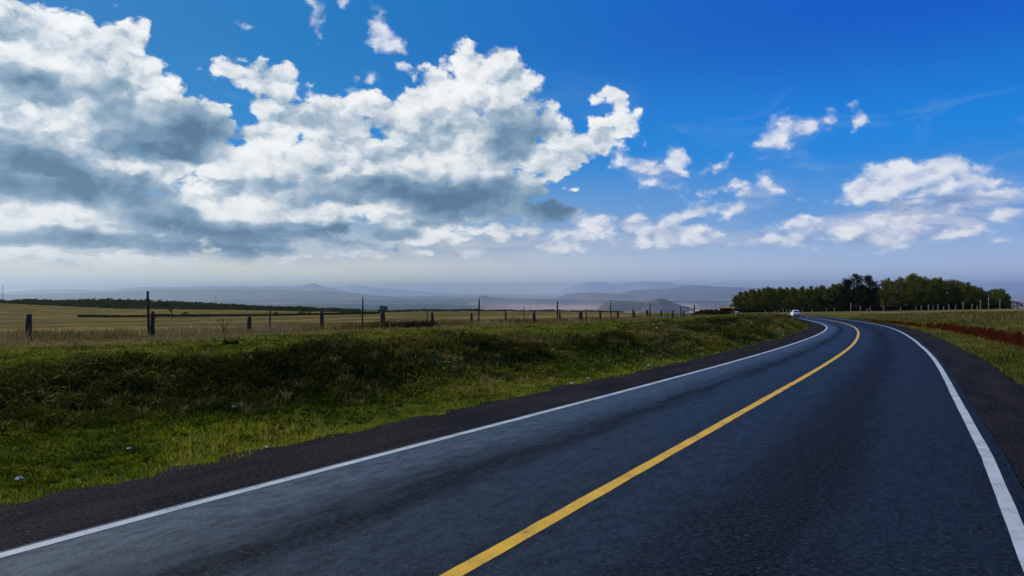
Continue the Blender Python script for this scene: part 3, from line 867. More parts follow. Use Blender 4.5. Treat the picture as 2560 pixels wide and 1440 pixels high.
RT = make_tree("round_tree", 5, 5.4, 'broad', 107, LEAF_D, BARK_D)
place_tree(RT, used, 957, 430, 765, 5, "small round dark tree on the far field edge directly behind a fence post", "tree", None, 1.15)
place_tree(SB, used, 465, 300, 779, 3, "low round dark bush above the hedge, right of the leaning bare tree", "bush", None, 1.05)
place_tree(SB, used, 690, 340, 779, 3, "small dark bush in the hedge gap left of the square thicket", "bush", None, 0.9)
place_tree(SB2, used, 762, 360, 768, 3, "dense squarish dark thicket rising over the hedge in the middle distance", "bush", None, 1.7)
place_tree(SB2, used, 2545, 300, 752, 3, "lone dark bush at the right edge of the picture past the grove", "bush", None, 1.1)
place_tree(SB, used, 1193, 420, 771, 3, "wide flat dark bush on the field edge behind the thin tall stake", "bush", None, 1.6)
for t_ in E + B:
    if t_ not in used:
        for ch in list(t_.children): bpy.data.objects.remove(ch)
        bpy.data.objects.remove(t_)

# leaning half-bare tree in the left field
lt = empty("leaning_tree", at(432, 280))
V, Fc = tube_mesh([([(0, 0, -.2), (-.1, 0, 1.2), (-1.0, 0, 2.6), (-2.3, 0, 4.0), (-3.3, 0, 4.9)], [.28, .24, .18, .12, .05]),
                   ([(-.6, 0, 2.0), (-.5, .3, 3.4), (-1.4, .4, 4.6)], [.13, .09, .04]), ([(-1.5, 0, 3.2), (-2.6, .4, 3.4)], [.09, .04])])
mesh_obj("trunk", V, Fc, BARK_D, lt, smooth=True)
gg = np.random.default_rng(5)
q, f, tint = leaf_cloud(np.array([(-3.1, 0, 5.0), (-2.4, 0, 4.5), (-1.6, .2, 4.6), (-.9, .3, 3.9), (-1.2, 0, 3.2), (-.4, 0, 2.7)]), np.full((6, 3), .62), 45, .3, gg)
mesh_obj("crown", q, f, LEAF_D, lt, attrs={'tint': tint})
tag(lt, "dark tree leaning left with a thin crown, in the field behind the tall pole", "tree")

def belt(name, tab, d0, d1, n_, size, mat, base_rows=None, thick=1.0):
    """hedge or wood made of leaf tufts between the ground and a crest given as column/row"""
    g = np.random.default_rng(len(name) + n_)
    px = g.uniform(tab[0][0], tab[-1][0], n_); d = g.uniform(d0, d1, n_)
    x = (px - 1280) / F * d
    zg = ground_z(x, d)
    top = -(np.interp(px, [a for a, _ in tab], [b for _, b in tab]) - YH) * d / F
    top = np.maximum(top - zg, 0.15) * (0.86 + 0.5 * fbm(px * 0.11, d * 0.02, 3, 7))
    z = zg + top * g.random(n_) ** 0.7
    c = np.stack([x, d, z], -1)
    q, f, tint = leaf_cloud(c, np.full((n_, 3), size * .6), 4, size, g)
    return mesh_obj(name, q, f, mat, attrs={'tint': tint})
belt_far = belt("woodland", [(-60, 750), (0, 748), (18, 753), (60, 747), (100, 748), (150, 750), (200, 747), (250, 745), (300, 746), (340, 749), (400, 751), (450, 752), (480, 754), (540, 758),
                             (600, 761), (660, 765), (700, 766), (760, 767), (800, 770), (860, 772), (900, 774)], 640, 880, 15000, 1.5, LEAF_FAR)
tag(belt_far, kind="stuff")
h1 = belt("hedge", [(195, 803), (215, 797), (235, 792), (300, 791), (360, 789), (400, 785), (440, 788), (520, 787), (600, 787), (700, 786), (800, 784), (860, 782), (960, 780)], 290, 312, 5200, .55, LEAF_D)
tag(h1, "long low dark hedge across the golden field behind the left fence posts", "hedge")
h2 = belt("hedge", [(960, 777), (1010, 774), (1060, 772), (1120, 774), (1170, 771), (1215, 776), (1270, 773), (1300, 776), (1370, 774), (1440, 776), (1480, 775), (1560, 779)], 560, 600, 2600, .8, LEAF_FAR)
tag(h2, "thin uneven dark hedge on the far edge of the middle field", "hedge")
ug = belt("undergrowth", [(1833, 779), (1845, 771), (1900, 770), (2100, 768), (2200, 766), (2300, 763), (2400, 762), (2480, 763), (2530, 768)], 345, 362, 5200, .9, LEAF_D)
tag(ug, kind="stuff")
h3 = belt("thicket", [(1728, 790), (1740, 779), (1760, 774), (1790, 774), (1812, 777), (1826, 781)], 150, 160, 900, .32, leaf_material("dry_scrub_leaves", (0.012, 0.009, 0.008), (0.05, 0.032, 0.022), .1))
tag(h3, "dark brown scrub heap where the fence ends, left of the plantation", "thicket")

# ------------------------------------------------------------------ fences
WOOD_D = plain("weathered_dark_wood", (0.050, 0.038, 0.032), 0.95, 0.15, scale=14)
WOOD_P = plain("pale_post_wood", (0.21, 0.185, 0.15), 0.9, 0.2, scale=14)
def fence_xy(px):
    lo, hi = 20.0, 200.0
    fx = lambda y: -23.2 + np.interp(y, [-50, 36.5, 79, 108, 300], [-46.0, 0, 22.6, 43.2, 150])
    for _ in range(60):
        y = 0.5 * (lo + hi)
        if 1280 + F * fx(y) / y < px: lo = y
        else: hi = y
    return float(fx(y)), y

def post_mesh(h, r, seed, sides=9, notch=True):
    rnd = random.Random(seed)
    pts, rad_ = [], []
    n_ = 7
    lx, ly = rnd.uniform(-.04, .04) * h, rnd.uniform(-.04, .04) * h
    for i in range(n_):
        t = i / (n_ - 1)
        pts.append((lx * t + rnd.uniform(-1, 1) * r * .12, ly * t + rnd.uniform(-1, 1) * r * .12, -0.35 + (h + .35) * t))
        rad_.append(r * (1.08 - .16 * t) * rnd.uniform(.9, 1.1))
    rad_[-1] *= .82
    return tube_mesh([(pts, rad_)], sides)

PLACE = ["leftmost", "second", "third", "fourth", "fifth", "sixth", "seventh", "eighth", "ninth", "tenth", "eleventh", "twelfth", "thirteenth", "fourteenth", "fifteenth", "sixteenth"]
posts = [(70, 66, 14), (381, 60, 10), (624, 45, 10), (805, 46, 9), (957, 41, 12), (1081, 34, 7), (1178, 30, 6), (1264, 29, 5), (1335, 27, 7), (1399, 26, 5),
         (1451, 25, 9), (1501, 24, 5), (1545, 23, 5), (1585, 22, 5), (1618, 22, 6), (1653, 20, 4), (1681, 18, 5), (1708, 17, 4)]
for i, (px, hpx, wpx) in enumerate(posts):
    x, y = fence_xy(px)
    z = float(ground_z(np.array([x]), np.array([y]))[0])
    V, Fc = post_mesh(hpx * y / F, max(.065, wpx * y / F * .55), 500 + i)
    o = mesh_obj("fence_post", V, Fc, WOOD_D, smooth=True)
    o.location = (x, y, z)
    side_txt = "leftmost thick dark stump of a fence post, in dry grass" if i == 0 else \
        ("doubled dark fence post in front of the small round tree" if px == 957 else
         ("thick doubled dark fence post, widest of the far ones" if px == 1451 else
          f"short dark wooden fence post, number {i + 1} counted from the left along the field"))
    tag(o, side_txt, "fence post", "thick posts of the field fence")
stakes = [(362, 112, 7), (665, 58, 4), (897, 80, 4), (1062, 40, 3), (1190, 64, 4), (1304, 38, 2.5), (1388, 52, 4), (1461, 30, 3), (1523, 44, 3),
          (1577, 28, 2.5), (1621, 42, 3), (1664, 20, 2), (1698, 28, 3), (1732, 30, 4)]
for i, (px, hpx, wpx) in enumerate(stakes):
    x, y = fence_xy(px)
    x += 0.25; z = float(ground_z(np.array([x]), np.array([y]))[0])
    V, Fc = post_mesh(hpx * y / F, max(.035, wpx * y / F * .5), 700 + i, 7)
    o = mesh_obj("fence_stake", V, Fc, WOOD_D, smooth=True)
    o.location = (x, y, z)
    lab = "tallest thin dark fence pole, with a knob on top, beside the second thick post" if i == 0 else \
        f"thin dark stake, number {i + 1} from the left among the slim stakes of the field fence"
    tag(o, lab, "fence stake", "slim stakes of the field fence")
# pale posts in front of the trees
pale = [(1913, 10), (1936, 10), (1947, 9), (1958, 12), (1967, 10), (1974, 11), (2007, 9), (2030, 8), (2066, 9), (2086, 10), (2127, 22), (2151, 14), (2168, 8), (2176, 12), (2210, 13), (2252, 9),
        (2290, 10), (2303, 12), (2321, 14), (2333, 9), (2345, 14), (2359, 9), (2373, 14), (2389, 11), (2408, 19), (2430, 13), (2443, 8), (2451, 23), (2472, 29), (2500, 24), (2530, 20), (2553, 10)]
for i, (px, hpx) in enumerate(pale):
    d = 225 + (i % 3) * 2
    p = at(px, d)
    V, Fc = post_mesh((hpx + 1.5) * d / F, .13 if hpx > 12 else .11, 900 + i, 7)
    o = mesh_obj("pale_post", V, Fc, WOOD_P, smooth=True)
    o.location = p
    if hpx >= 29: lab = "tallest pale post, in front of the right end of the grove"
    elif px == 2127: lab = "pale slim post standing before the tallest dark tree"
    elif px == 2553: lab = "rightmost pale post, next to the lone bush at the picture edge"
    elif px < 2100: lab = "small pale post in the fence line before the plantation"
    else: lab = "pale grey post in the fence line before the rounded grove"
    tag(o, lab, "fence post", "pale posts before the plantation" if px < 2100 else "pale posts before the grove")

# masts far off on the left
STEEL = plain("dull_steel", (0.16, 0.18, 0.20), 0.6, 0.4, 0.3)
for (px, top, d, lab) in [(7, 714, 880, "lattice mast at the far left edge above the woodland"), (540, 737, 1150, "faint thin mast above the woodland, right of the tall fence pole"),
                          (372, 727, 1150, "faint thin mast just right of the tall fence pole top")]:
    p = at(px, d); h = -(top - YH) * d / F - p.z
    root = empty("mast", p)
    w = .9
    legs = [([(sx * w, sy * w, 0), (sx * .12, sy * .12, h)], [.09, .05]) for sx in (-1, 1) for sy in (-1, 1)]
    V, Fc = tube_mesh(legs, 5); mesh_obj("frame", V, Fc, STEEL, root)
    br = []
    for k in range(8):
        a_, b_ = k / 8, (k + 1) / 8
        wa, wb = w * (1 - a_) + .12 * a_, w * (1 - b_) + .12 * b_
        br += [([(-wa, -wa, h * a_), (wb, -wb, h * b_)], [.05, .05]), ([(wa, wa, h * a_), (-wb, wb, h * b_)], [.05, .05])]
    V, Fc = tube_mesh(br, 4); mesh_obj("bracing", V, Fc, STEEL, root)
    tag(root, lab, "mast")

# ------------------------------------------------------------------ grass and weeds
def blade_material(name):
    m = bpy.data.materials.new(name); m.use_nodes = True
    t = m.node_tree; t.nodes.clear(); n = NT(t)
    tint = attr(n, 'tint'); dark = attr(n, 'dark'); dry = attr(n, 'dry')
    g = n.ramp(tint, [(0, (0.014, 0.034, 0.003)), (.36, (0.085, 0.120, 0.005)), (.64, (0.27, 0.29, 0.008)), (1, (0.42, 0.34, 0.05))])
    w = n.ramp(tint, [(0, (0.010, 0.014, 0.004)), (.42, (0.050, 0.052, 0.010)), (.68, (0.125, 0.105, 0.028)), (.9, (0.22, 0.17, 0.065)), (1, (0.38, 0.31, 0.15))])
    b = n.ramp(tint, [(0, (0.07, 0.055, 0.018)), (.5, (0.20, 0.145, 0.04)), (1, (0.34, 0.25, 0.13))])
    c = n.mix(dark, g, w); c = n.mix(dry, c, b)
    d = t.nodes.new('ShaderNodeBsdfDiffuse'); n.put(d.inputs[0], c)
    tr = t.nodes.new('ShaderNodeBsdfTranslucent'); n.put(tr.inputs[0], c)
    mx = t.nodes.new('ShaderNodeMixShader'); mx.inputs[0].default_value = 0.3
    t.links.new(d.outputs[0], mx.inputs[1]); t.links.new(tr.outputs[0], mx.inputs[2])
    o = t.nodes.new('ShaderNodeOutputMaterial'); t.links.new(mx.outputs[0], o.inputs[0])
    return m
BLADE = blade_material("grass_blades")

def blades(name, x, y, h, w, lean, tint, dark, dry, g):
    """one bent blade per root: a quad and a tip"""
    n_ = len(x)
    z = ground_z(x, y) - 0.02
    a = g.uniform(0, 2 * math.pi, n_)
    lx, ly = np.cos(a) * lean * h, np.sin(a) * lean * h
    b = g.uniform(-.9, .9, n_)                               # blades mostly broadside on
    wx, wy = np.cos(b) * w * .5, np.sin(b) * w * .5
    P = np.empty((n_, 5, 3))
    P[:, 0] = np.stack([x - wx, y - wy, z], -1); P[:, 1] = np.stack([x + wx, y + wy, z], -1)
    hm = h * .6
    P[:, 2] = np.stack([x + wx * .8 + lx * .35, y + wy * .8 + ly * .35, z + hm], -1)
    P[:, 3] = np.stack([x - wx * .8 + lx * .35, y - wy * .8 + ly * .35, z + hm], -1)
    hh = h * np.sqrt(np.clip(1 - (lean * .8) ** 2, .15, 1))
    P[:, 4] = np.stack([x + lx, y + ly, z + hh], -1)
    i0 = np.arange(n_) * 5
    tri = np.concatenate([np.stack([i0, i0 + 1, i0 + 2], -1), np.stack([i0, i0 + 2, i0 + 3], -1), np.stack([i0 + 3, i0 + 2, i0 + 4], -1)])
    o = mesh_obj(name, P.reshape(-1, 3), tri, BLADE, attrs={k: np.repeat(v, 5) for k, v in (('tint', tint), ('dark', dark), ('dry', dry))})
    return tag(o, kind="stuff")

def scatter(n_, px0, px1, d0, d1, g, power=1.0):
    px = g.uniform(px0, px1, n_)
    d = np.exp(g.uniform(math.log(d0), math.log(d1), n_))
    return (px - 1280) / F * d, d

g = np.random.default_rng(77)
x, y = scatter(400000, -900, 2080, 4.5, 120, g)
s = side(x, y); u = -s - wl(y)
edge = 1.60 + 0.9 * fbm(x * 1.3, y * 1.3, 4, 150)
A_ = ground_attrs(x, y)
keep = (s < 0) & (u > edge) & (u < 31) & (g.random(len(x)) < np.clip(0.35 + 1.3 * (fbm(x * 2.2, y * 2.2, 3, 160) + .35), .1, 1))
keep &= (A_['dark'] < 0.5) | (g.random(len(x)) < 0.4)
x, y, u = x[keep], y[keep], u[keep]; A_ = {k: v[keep] for k, v in A_.items()}
dist = np.hypot(x, y)
patch = fbm(x * .5, y * .5, 4, 170)
h = (0.025 + 0.075 * g.random(len(x))) * (1 + 1.6 * np.clip(patch + .15, 0, 1)) * (1 + .002 * dist) * (1 + 0.3 * A_['dark'])
tint = np.clip(.42 + .14 * (1 - sstep(u, 2.6, 4.5)) + 1.5 * patch + .9 * fbm(x * 2.4, y * 2.4, 3, 172) + .22 * g.normal(size=len(x)) + .10 * sstep(u, 7, 10) - .26 * sstep(u, 2.6, 5.5) * (1 - sstep(u, 8, 11)), 0, 1)
blades("grass", x, y, h, np.maximum(.009, .00075 * dist) * g.uniform(.7, 1.5, len(x)), g.uniform(.2, .9, len(x)), tint, np.maximum(A_['dark'], .12 * sstep(u, 9, 13)), np.maximum(A_['dry'] * .6, .28 * sstep(u, 7.5, 12)), g)

# weeds: low leafy clumps crowding the bank
nt = 14500
x, y = scatter(nt * 4, -800, 2060, 7, 118, g)
s = side(x, y); u = -s - wl(y)
dk = ground_attrs(x, y)['dark']
keep = (s < 0) & (u > 2.2) & ((g.random(len(x)) < .18 + 1.2 * dk)) & (u < 26)
cx_, cy_, ck = x[keep][:nt], y[keep][:nt], dk[keep][:nt]
n_ = len(cx_)
sz = (.06 + .25 * g.random(n_) ** 2.0) * (1 + .012 * cy_)
sz = sz * (.5 + .5 * ck)
cen = np.stack([cx_, cy_, ground_z(cx_, cy_) + sz * .12], -1)
per = 52
q, f, tint = leaf_cloud(cen, np.stack([sz * 1.5, sz * 1.2, sz * .55], -1), per, 1.0, g)
# leaves as small as the eye would resolve at their distance
mid = q.reshape(-1, 4, 3).mean(1, keepdims=True)
lsz = np.repeat(np.clip(sz * .42, .05, .15) * (1 + .004 * cy_), per)[:, None, None]
q = (mid + (q.reshape(-1, 4, 3) - mid) * lsz * np.array([1.35, .42, 1.35, .42])[None, :, None]).reshape(-1, 3)
pt = np.clip(.46 + 2.0 * fbm(cx_ * .22, cy_ * .22, 4, 210) + .55 * (g.random(n_) - .5), 0, 1)
ct = np.repeat(pt, per * 4)
tint = np.clip(ct * .72 + tint * .42 - .06, 0, 1)
o = mesh_obj("weeds", q, f, BLADE, attrs={'tint': tint, 'dark': np.repeat(.35 + .55 * ck, per * 4), 'dry': np.zeros(len(tint))})
tag(o, kind="stuff")

# straw-brown tussocks standing over the low weeds on the bank
x, y = scatter(16000, -800, 2060, 7, 118, g)
s = side(x, y); u = -s - wl(y)
dk = ground_attrs(x, y)['dark']
keep = (s < 0) & (u > 2.6) & (u < 14) & (g.random(len(x)) < .12 + .9 * dk) & (g.random(len(x)) < np.clip(.35 + 2.2 * fbm(x * .5, y * .5, 3, 310), .05, 1))
cx_, cy_ = x[keep][:4200], y[keep][:4200]
per = 30; n_ = len(cx_)
sz = g.uniform(.10, .26, n_) * (1 + .003 * cy_)
rr = np.repeat(sz, per) * .5 * np.sqrt(g.random(n_ * per)); aa = g.uniform(0, 6.28, n_ * per)
x = np.repeat(cx_, per) + rr * np.cos(aa); y = np.repeat(cy_, per) + rr * np.sin(aa)
blades("weeds", x, y, np.repeat(sz, per) * g.uniform(.5, 1.1, n_ * per), np.maximum(.010, .0008 * y) * g.uniform(.7, 1.5, n_ * per), g.uniform(.3, 1.0, n_ * per),
       np.clip(np.repeat(g.uniform(.25, .85, n_), per) + .2 * g.normal(size=n_ * per), 0, 1), np.full(n_ * per, .9), np.repeat(g.uniform(.1, .7, n_), per), g)

# dry stalks along the field fence and in the field
x0 = g.uniform(-110, 1760, 37000)
tt = np.array([fence_xy(p) for p in np.linspace(-120, 1780, 400)])
fx_, fy_ = np.interp(x0, np.linspace(-120, 1780, 400), tt[:, 0]), np.interp(x0, np.linspace(-120, 1780, 400), tt[:, 1])
off = np.where(g.random(len(x0)) < .3, g.uniform(-8.5, 0, len(x0)), np.abs(g.normal(size=len(x0))) * 4.5 - 1.2)
x = fx_ - off * .88 ; y = fy_ + off * .47
keep = g.random(len(x)) < np.clip(.12 + 2.0 * (fbm(x * .35, y * .35, 3, 180) + .18), 0.05, 1)
x, y, off = x[keep], y[keep], off[keep]
hh = g.uniform(.12, .62, len(x)) * (0.6 + 1.5 * np.clip(fbm(x * .5, y * .5, 3, 185) + .25, 0, .6)) * np.where(off < -1.2, .4, np.where(off < 2.5, 1.0, .7))
blades("dry_grass", x, y, hh, np.maximum(.014, .0007 * y) * g.uniform(.6, 1.3, len(x)), g.uniform(.05, .5, len(x)), np.clip(.35 + 1.6 * fbm(x * .12, y * .12, 3, 260) + .5 * g.random(len(x)), 0, 1), 0 * x, 1 + 0 * x, g)

# right-hand verge
x, y = scatter(110000, 2150, 3300, 9, 150, g)
s = side(x, y); v = s - wr(y)
A_ = ground_attrs(x, y)
keep = (s > 0) & (v > 1.55 + .3 * fbm(x * 1.1, y * 1.1, 3, 151)) & (A_['soil'] < .35) & (v < 30)
x, y = x[keep], y[keep]; A_ = {k: q_[keep] for k, q_ in A_.items()}
hh = (.08 + .14 * g.random(len(x))) * (1 + .8 * A_['dry']) * (1 + .003 * y)
blades("grass", x, y, hh, np.maximum(.012, .0008 * y) * g.uniform(.7, 1.4, len(x)), g.uniform(.1, .8, len(x)), np.clip(.5 + fbm(x * .5, y * .5, 3, 190) + .25 * g.normal(size=len(x)), 0, 1), 0.30 + 0 * x, np.maximum(A_['dry'] * .9, .45), g)

# brown grass hanging over the lip of the earth cut
d_ = np.exp(g.uniform(math.log(30), math.log(125), 3600))
v_ = foot_r(d_) + g.uniform(.45, 1.9, len(d_))
x, y = from_road(wr(d_) + v_, d_)
hh = g.uniform(.08, .22, len(x))
sel = g.random(len(x)) < np.clip(.3 + 2 * fbm(x * .9, y * .9, 3, 200), .05, 1)
x, y, hh = x[sel], y[sel], hh[sel]
per = 16
q, f, tint = leaf_cloud(np.stack([x, y, ground_z(x, y) + .02], -1), np.stack([hh, hh, hh * .6], -1), per, .10, g)
o = mesh_obj("weeds", q, f, BLADE, attrs={'tint': np.clip(tint * .9 + .08, 0, 1), 'dark': np.full(len(tint), .9), 'dry': np.full(len(tint), .35)})
tag(o, kind="stuff")

# single plants
def dry_shrub(px, d, h, label):
    root = empty("dry_shrub", at(px, d))
    rnd = random.Random(px)
    L = []
    for _ in range(16):
        a_ = rnd.uniform(0, 6.28); r_ = rnd.uniform(.15, .5) * h
        L.append(([(0, 0, -.05), (math.cos(a_) * r_ * .4, math.sin(a_) * r_ * .4, h * .5), (math.cos(a_) * r_, math.sin(a_) * r_, h * rnd.uniform(.7, 1))], [.012, .010, .005]))
    V, Fc = tube_mesh(L, 4); mesh_obj("stem", V, Fc, plain("red_brown_stem", (0.14, 0.06, 0.035), .9), root)
    q, f, tint = leaf_cloud(np.array([L[i][0][2] for i in range(16)]), np.full((16, 3), h * .12), 10, .06, np.random.default_rng(px))
    mesh_obj("foliage", q, f, leaf_material("rusty_leaves", (0.07, 0.03, 0.015), (0.17, 0.09, 0.04), .2), root, attrs={'tint': tint})
    tag(root, label, "shrub")
dry_shrub(560, 46, .95, "rusty brown dead shrub in the dry grass left of the third fence post")
def tuft(px, d, w, h, label, mat, n_=300, name="tussock"):
    p = at(px, d); g2 = np.random.default_rng(px)
    ce = g2.normal(size=(26, 3)) * np.array([w * .28, w * .22, 0]) ; ce[:, 2] = h * .45 * np.abs(g2.random(26)) + h * .1
    q, f, tint = leaf_cloud(ce, np.full((26, 3), h * .33), n_ // 20, .14, g2)
    o = mesh_obj(name, q, f, mat, attrs={'tint': tint}); o.location = p
    tag(o, label, "plant")
tuft(572, 27.5, .42, .34, "dark round tussock standing alone on the green top of the bank", LEAF_D, 900)
tuft(1040, 58, 2.6, .7, "low heap of dark brush lying by the fence before the small far trees", leaf_material("brush_heap", (0.018, 0.012, 0.012), (0.07, 0.05, 0.045), .1), 1200, "brush_heap")

# ------------------------------------------------------------------ litter
LIT = plain("crumpled_plastic", (0.50, 0.48, 0.44), 0.45, 0.5, vary=.2, scale=20)
def scrap(px, row, w, label, seed, flat=.35):
    rnd = random.Random(seed)
    # find the ground point under this pixel
    lo, hi = 3.0, 160.0
    ds = np.exp(np.linspace(math.log(4), math.log(160), 2500)); xs = (px - 1280) / F * ds
    zs = ground_z(xs, ds); rows = YH - zs / ds * F
    k = np.argmax(rows <= row); d = ds[k]
    root_z = zs[k]; w = w * .5
    N = 9
    V, Fc = [], []
    for top in (1, 0):
        for i in range(N):
            for j in range(N):
                a_, b_ = (i / (N - 1) - .5), (j / (N - 1) - .5)
                e = max(0, 1 - (2 * max(abs(a_), abs(b_))) ** 3)
                z = e * w * flat * (rnd.uniform(.25, 1.0) if top else .05) + .01
                V.append((a_ * w * rnd.uniform(.8, 1.1), b_ * w * rnd.uniform(.6, .9), z if top else z * .3))
    for t_ in range(2):
        for i in range(N - 1):
            for j in range(N - 1):
                q_ = t_ * N * N + i * N + j
                fq = (q_, q_ + N, q_ + N + 1, q_ + 1)
                Fc.append(fq if t_ == 0 else fq[::-1])
    o = mesh_obj("litter", V, Fc, LIT)
    o.location = (xs[k], d, root_z + .05); o.rotation_euler = (rnd.uniform(-.2, .2), rnd.uniform(-.2, .2), rnd.uniform(0, 3))
    tag(o, label, "litter", "scraps of litter along the verge")
scrap(50, 1208, .17, "largest white plastic scrap, in the grass at the lower left corner", 1)
scrap(325, 1131, .13, "flat pale scrap lying in grass above the left edge line", 2, .2)
scrap(603, 1023, .16, "bright white scrap halfway up the dark weedy bank, right of a paler one", 3)
scrap(584, 1025, .15, "dull bluish scrap halfway up the dark bank, left of a brighter one", 4)
scrap(668, 1127, .10, "tiny pale scrap exactly where grass meets the left shoulder", 5)
scrap(1430, 965, .22, "pale crumpled scrap at the grass edge in the middle of the road's left side", 6)
scrap(1471, 951, .2, "pinkish white scrap in grass just beyond another one by the shoulder", 7)
scrap(1622, 920, .2, "small round bright white scrap on the grass edge nearer the bend", 8, .8)
scrap(2466, 808, .55, "pale scrap lying on top of the red earth bank on the right", 9, .2)

# ------------------------------------------------------------------ vehicles
def car(label):
    """white hatchback saloon, local +Y is forward"""
    paint = plain("white_car_paint", (0.78, 0.80, 0.82), 0.25, 0.6, vary=.03)
    glass = plain("dark_glass", (0.01, 0.012, 0.015), 0.08, 0.8, vary=.1)
    rubber = plain("tyre_rubber", (0.02, 0.02, 0.02), 0.9, 0.2)
    rimm = plain("wheel_metal", (0.45, 0.45, 0.46), 0.35, 0.5, .7)
    lampm = plain("red_lamp", (0.35, 0.01, 0.01), 0.2, 0.5)
    trim = plain("black_trim", (0.02, 0.02, 0.022), 0.6, 0.3)
    root = empty("car", (0, 0, 0))
    import bmesh
    # stations along the length: y, floor z, shoulder z, half width
    st = [(-2.08, .42, .80, .66), (-2.0, .30, .94, .76), (-1.75, .24, 1.00, .83), (-1.0, .22, .97, .85), (0.0, .22, .93, .86), (0.9, .22, .92, .85), (1.3, .22, .86, .84), (1.85, .26, .74, .80), (2.1, .36, .60, .66)]
    V, Fc = [], []
    for (yy, z0, z1, hw) in st:
        V += [(-hw * .9, yy, z0), (-hw, yy, z0 + .14), (-hw, yy, (z0 + z1) / 2), (-hw * .97, yy, z1 - .06), (-hw * .86, yy, z1), (hw * .86, yy, z1), (hw * .97, yy, z1 - .06), (hw, yy, (z0 + z1) / 2), (hw, yy, z0 + .14), (hw * .9, yy, z0)]
    for i in range(len(st) - 1):
        for k in range(10):
            a_, b_ = i * 10 + k, i * 10 + (k + 1) % 10
            Fc.append((a_, b_, b_ + 10, a_ + 10))
    Fc.append(tuple(range(10))[::-1]); Fc.append(tuple((len(st) - 1) * 10 + k for k in range(10)))
    body = mesh_obj("body", V, Fc, paint, root, smooth=True)
    bv = body.modifiers.new("bevel", 'BEVEL'); bv.width = .03; bv.segments = 2; bv.limit_method = 'ANGLE'
    # cabin
    base = [(-1.85, .98), (-1.72, 1.02), (0.95, .92)]
    V = []; 
    low = [(-1.82, .97, .74), (1.00, .90, .74)]; hi = [(-1.30, 1.46, .58), (-.9, 1.50, .60), (.15, 1.48, .60)]
    V = [(-.74, -1.82, .96), (.74, -1.82, .96), (.74, 1.0, .89), (-.74, 1.0, .89),
         (-.57, -1.32, 1.44), (.57, -1.32, 1.44), (.59, .12, 1.46), (-.59, .12, 1.46), (-.59, -.6, 1.50), (.59, -.6, 1.50)]
    Fc = [(0, 1, 5, 4), (2, 3, 7, 6), (4, 5, 9, 8), (8, 9, 6, 7), (1, 2, 6, 9, 5), (3, 0, 4, 8, 7)]
    roof = mesh_obj("roof", V, Fc, paint, root)
    bv = roof.modifiers.new("bevel", 'BEVEL'); bv.width = .05; bv.segments = 3
    def pane(name, pts, off):
        v_ = [tuple(p) for p in pts] + [tuple(Vector(p) + Vector(off)) for p in pts]
        k_ = len(pts)
        f_ = [tuple(range(k_)), tuple(range(2 * k_ - 1, k_ - 1, -1))] + [(i, (i + 1) % k_, k_ + (i + 1) % k_, k_ + i) for i in range(k_)]
        return mesh_obj(name, v_, f_, glass, root)
    pane("rear_window", [(-.60, -1.755, 1.03), (.60, -1.755, 1.03), (.50, -1.40, 1.37), (-.50, -1.40, 1.37)], (0, -.03, .03))
    pane("windscreen", [(-.62, .93, .96), (.62, .93, .96), (.52, .25, 1.40), (-.52, .25, 1.40)], (0, .03, .03))
    for sx in (-1, 1):
        pane("side_window", [(sx * .722, -1.45, 1.02), (sx * .722, .78, .97), (sx * .605, .10, 1.40), (sx * .605, -1.15, 1.40)], (sx * .03, 0, .01))
    def disc(name, r_, w_, cx, cy, cz, mat_, par):
        vs, fs = [], []
        n_ = 20
        for sgn in (-1, 1):
            for k_ in range(n_):
                a_ = 2 * math.pi * k_ / n_
                vs.append((cx + sgn * w_ / 2, cy + r_ * math.cos(a_), cz + r_ * math.sin(a_)))
        fs = [(k_, (k_ + 1) % n_, n_ + (k_ + 1) % n_, n_ + k_) for k_ in range(n_)] + [tuple(range(n_))[::-1], tuple(range(n_, 2 * n_))]
        return mesh_obj(name, vs, fs, mat_, par)
    for sx in (-1, 1):
        for cy in (-1.25, 1.3):
            w_ = disc("wheel", .31, .2, sx * .77, cy, .31, rubber, root)
            disc("rim", .19, .215, sx * .775, cy, .31, rimm, w_)
        pane_pts = [(sx * .52, -2.06, .72), (sx * .74, -2.00, .72), (sx * .74, -1.98, .92), (sx * .56, -2.03, .92)]
        l_ = pane("tail_light", pane_pts, (0, -.05, 0)); l_.data.materials[0] = lampm
        h_ = pane("headlight", [(sx * .45, 2.02, .58), (sx * .70, 1.95, .58), (sx * .70, 1.90, .70), (sx * .45, 1.96, .72)], (0, .06, 0)); h_.data.materials[0] = rimm
        m_ = pane("mirror", [(sx * .84, .72, .98), (sx * .98, .70, .98), (sx * .98, .70, 1.10), (sx * .84, .72, 1.10)], (0, .1, 0)); m_.data.materials[0] = paint
    b_ = pane("bumper", [(-.70, -2.10, .32), (.70, -2.10, .32), (.70, -2.10, .50), (-.70, -2.10, .50)], (0, -.06, 0)); b_.data.materials[0] = trim
    pl = pane("number_plate", [(-.26, -2.105, .60), (.26, -2.105, .60), (.26, -2.095, .71), (-.26, -2.095, .71)], (0, -.02, 0))
    pl.data.materials[0] = plain("plate_yellow", (.6, .42, .05), .5)
    tag(root, label, "car")
    return root
CG = "white cars on the far road"
c1 = car("white car seen from behind on the road at the bend, largest of the cars")
def put_car(o, px, d, heading, dz=0.0, on_road=True):
    x = (px - 1280) / F * d
    o.location = (x, d, float(base_z(np.array([d]))[0]) + .01 + dz); o.rotation_euler.z = -math.radians(heading)
put_car(c1, 1988, 141, 12); tag(c1, group=CG); c1.scale = (.83, .83, .83)
c1.location.z = float(base_z(np.array([141.0]))[0]) + .01
c2 = copy_tree(c1); put_car(c2, 1845, 232, 60, -.25)
tag(c2, "bright white car half hidden behind the bank at the left end of the plantation", "car", CG)
c3 = copy_tree(c1); put_car(c3, 1868, 250, 60, -.55)
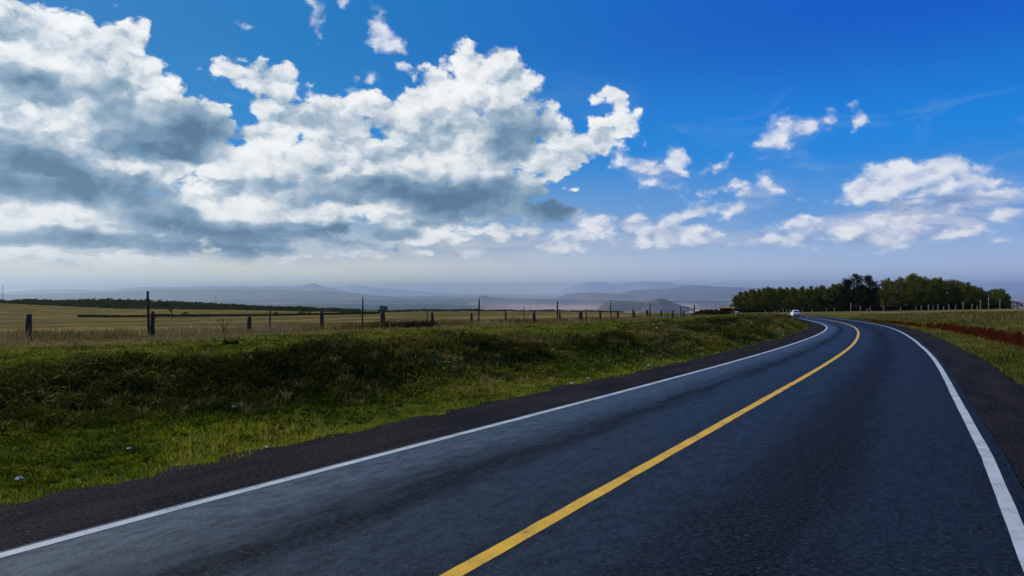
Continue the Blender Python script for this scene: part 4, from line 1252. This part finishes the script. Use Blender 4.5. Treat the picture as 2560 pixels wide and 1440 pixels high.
tag(c3, "dimmer pale car low behind the bank, just right of a brighter white one", "car", CG)

# ochre roadside stall
st_root = empty("roadside_stall", at(1819, 172))
och = plain("ochre_sheet", (0.30, 0.15, 0.03), .7, .3); dkw = plain("dark_timber", (0.05, 0.035, 0.02), .9, .1)  # ochre for roof and counter, dark brown timber for posts and wall
def box(name, x0, x1, y0, y1, z0, z1, mat, par, tilt=0):
    v_ = [(x0, y0, z0), (x1, y0, z0), (x1, y1, z0 + tilt), (x0, y1, z0 + tilt), (x0, y0, z1), (x1, y0, z1), (x1, y1, z1 + tilt), (x0, y1, z1 + tilt)]
    f_ = [(3, 2, 1, 0), (4, 5, 6, 7), (0, 1, 5, 4), (1, 2, 6, 5), (2, 3, 7, 6), (3, 0, 4, 7)]
    return mesh_obj(name, v_, f_, mat, par)
box("roof", -1.75, 1.65, -.7, 1.2, 1.18, 1.30, och, st_root, .25)
box("counter", -1.5, 1.4, -.5, -.2, .0, .55, och, st_root)
for sx in (-1.45, 1.35):
    for yy in (-.5, 1.0):
        box("post", sx - .06, sx + .06, yy - .06, yy + .06, -.2, 1.2 + (.25 if yy > 0 else 0) - .03, dkw, st_root)
box("back_wall", -1.4, 1.3, .94, .99, -.1, 1.30, dkw, st_root)
tag(st_root, "low ochre roofed roadside stall between the brown scrub heap and the white cars", "stall")

# ------------------------------------------------------------------ haze over the valley
def add_haze():
    me = bpy.data.meshes.new("haze")
    X0, Y0, Y1, Z0, Z1 = 99000, -99000, 99000, -420, 830
    v_ = [(x_, y_, z_) for z_ in (Z0, Z1) for x_, y_ in ((-X0, Y0), (X0, Y0), (X0, Y1), (-X0, Y1))]
    me.from_pydata(v_, [], [(3, 2, 1, 0), (4, 5, 6, 7), (0, 1, 5, 4), (1, 2, 6, 5), (2, 3, 7, 6), (3, 0, 4, 7)])
    o = bpy.data.objects.new("haze", me); COL.objects.link(o)
    m = bpy.data.materials.new("haze_air"); m.use_nodes = True
    t = m.node_tree; t.nodes.clear()
    v = t.nodes.new('ShaderNodeVolumePrincipled')
    v.inputs['Color'].default_value = (0.72, 0.86, 0.97, 1)
    v.inputs['Density'].default_value = 2.7e-5
    v.inputs['Anisotropy'].default_value = 0.78
    o2 = t.nodes.new('ShaderNodeOutputMaterial'); t.links.new(v.outputs[0], o2.inputs['Volume'])
    me.materials.append(m)
    tag(o, kind="stuff")
add_haze()
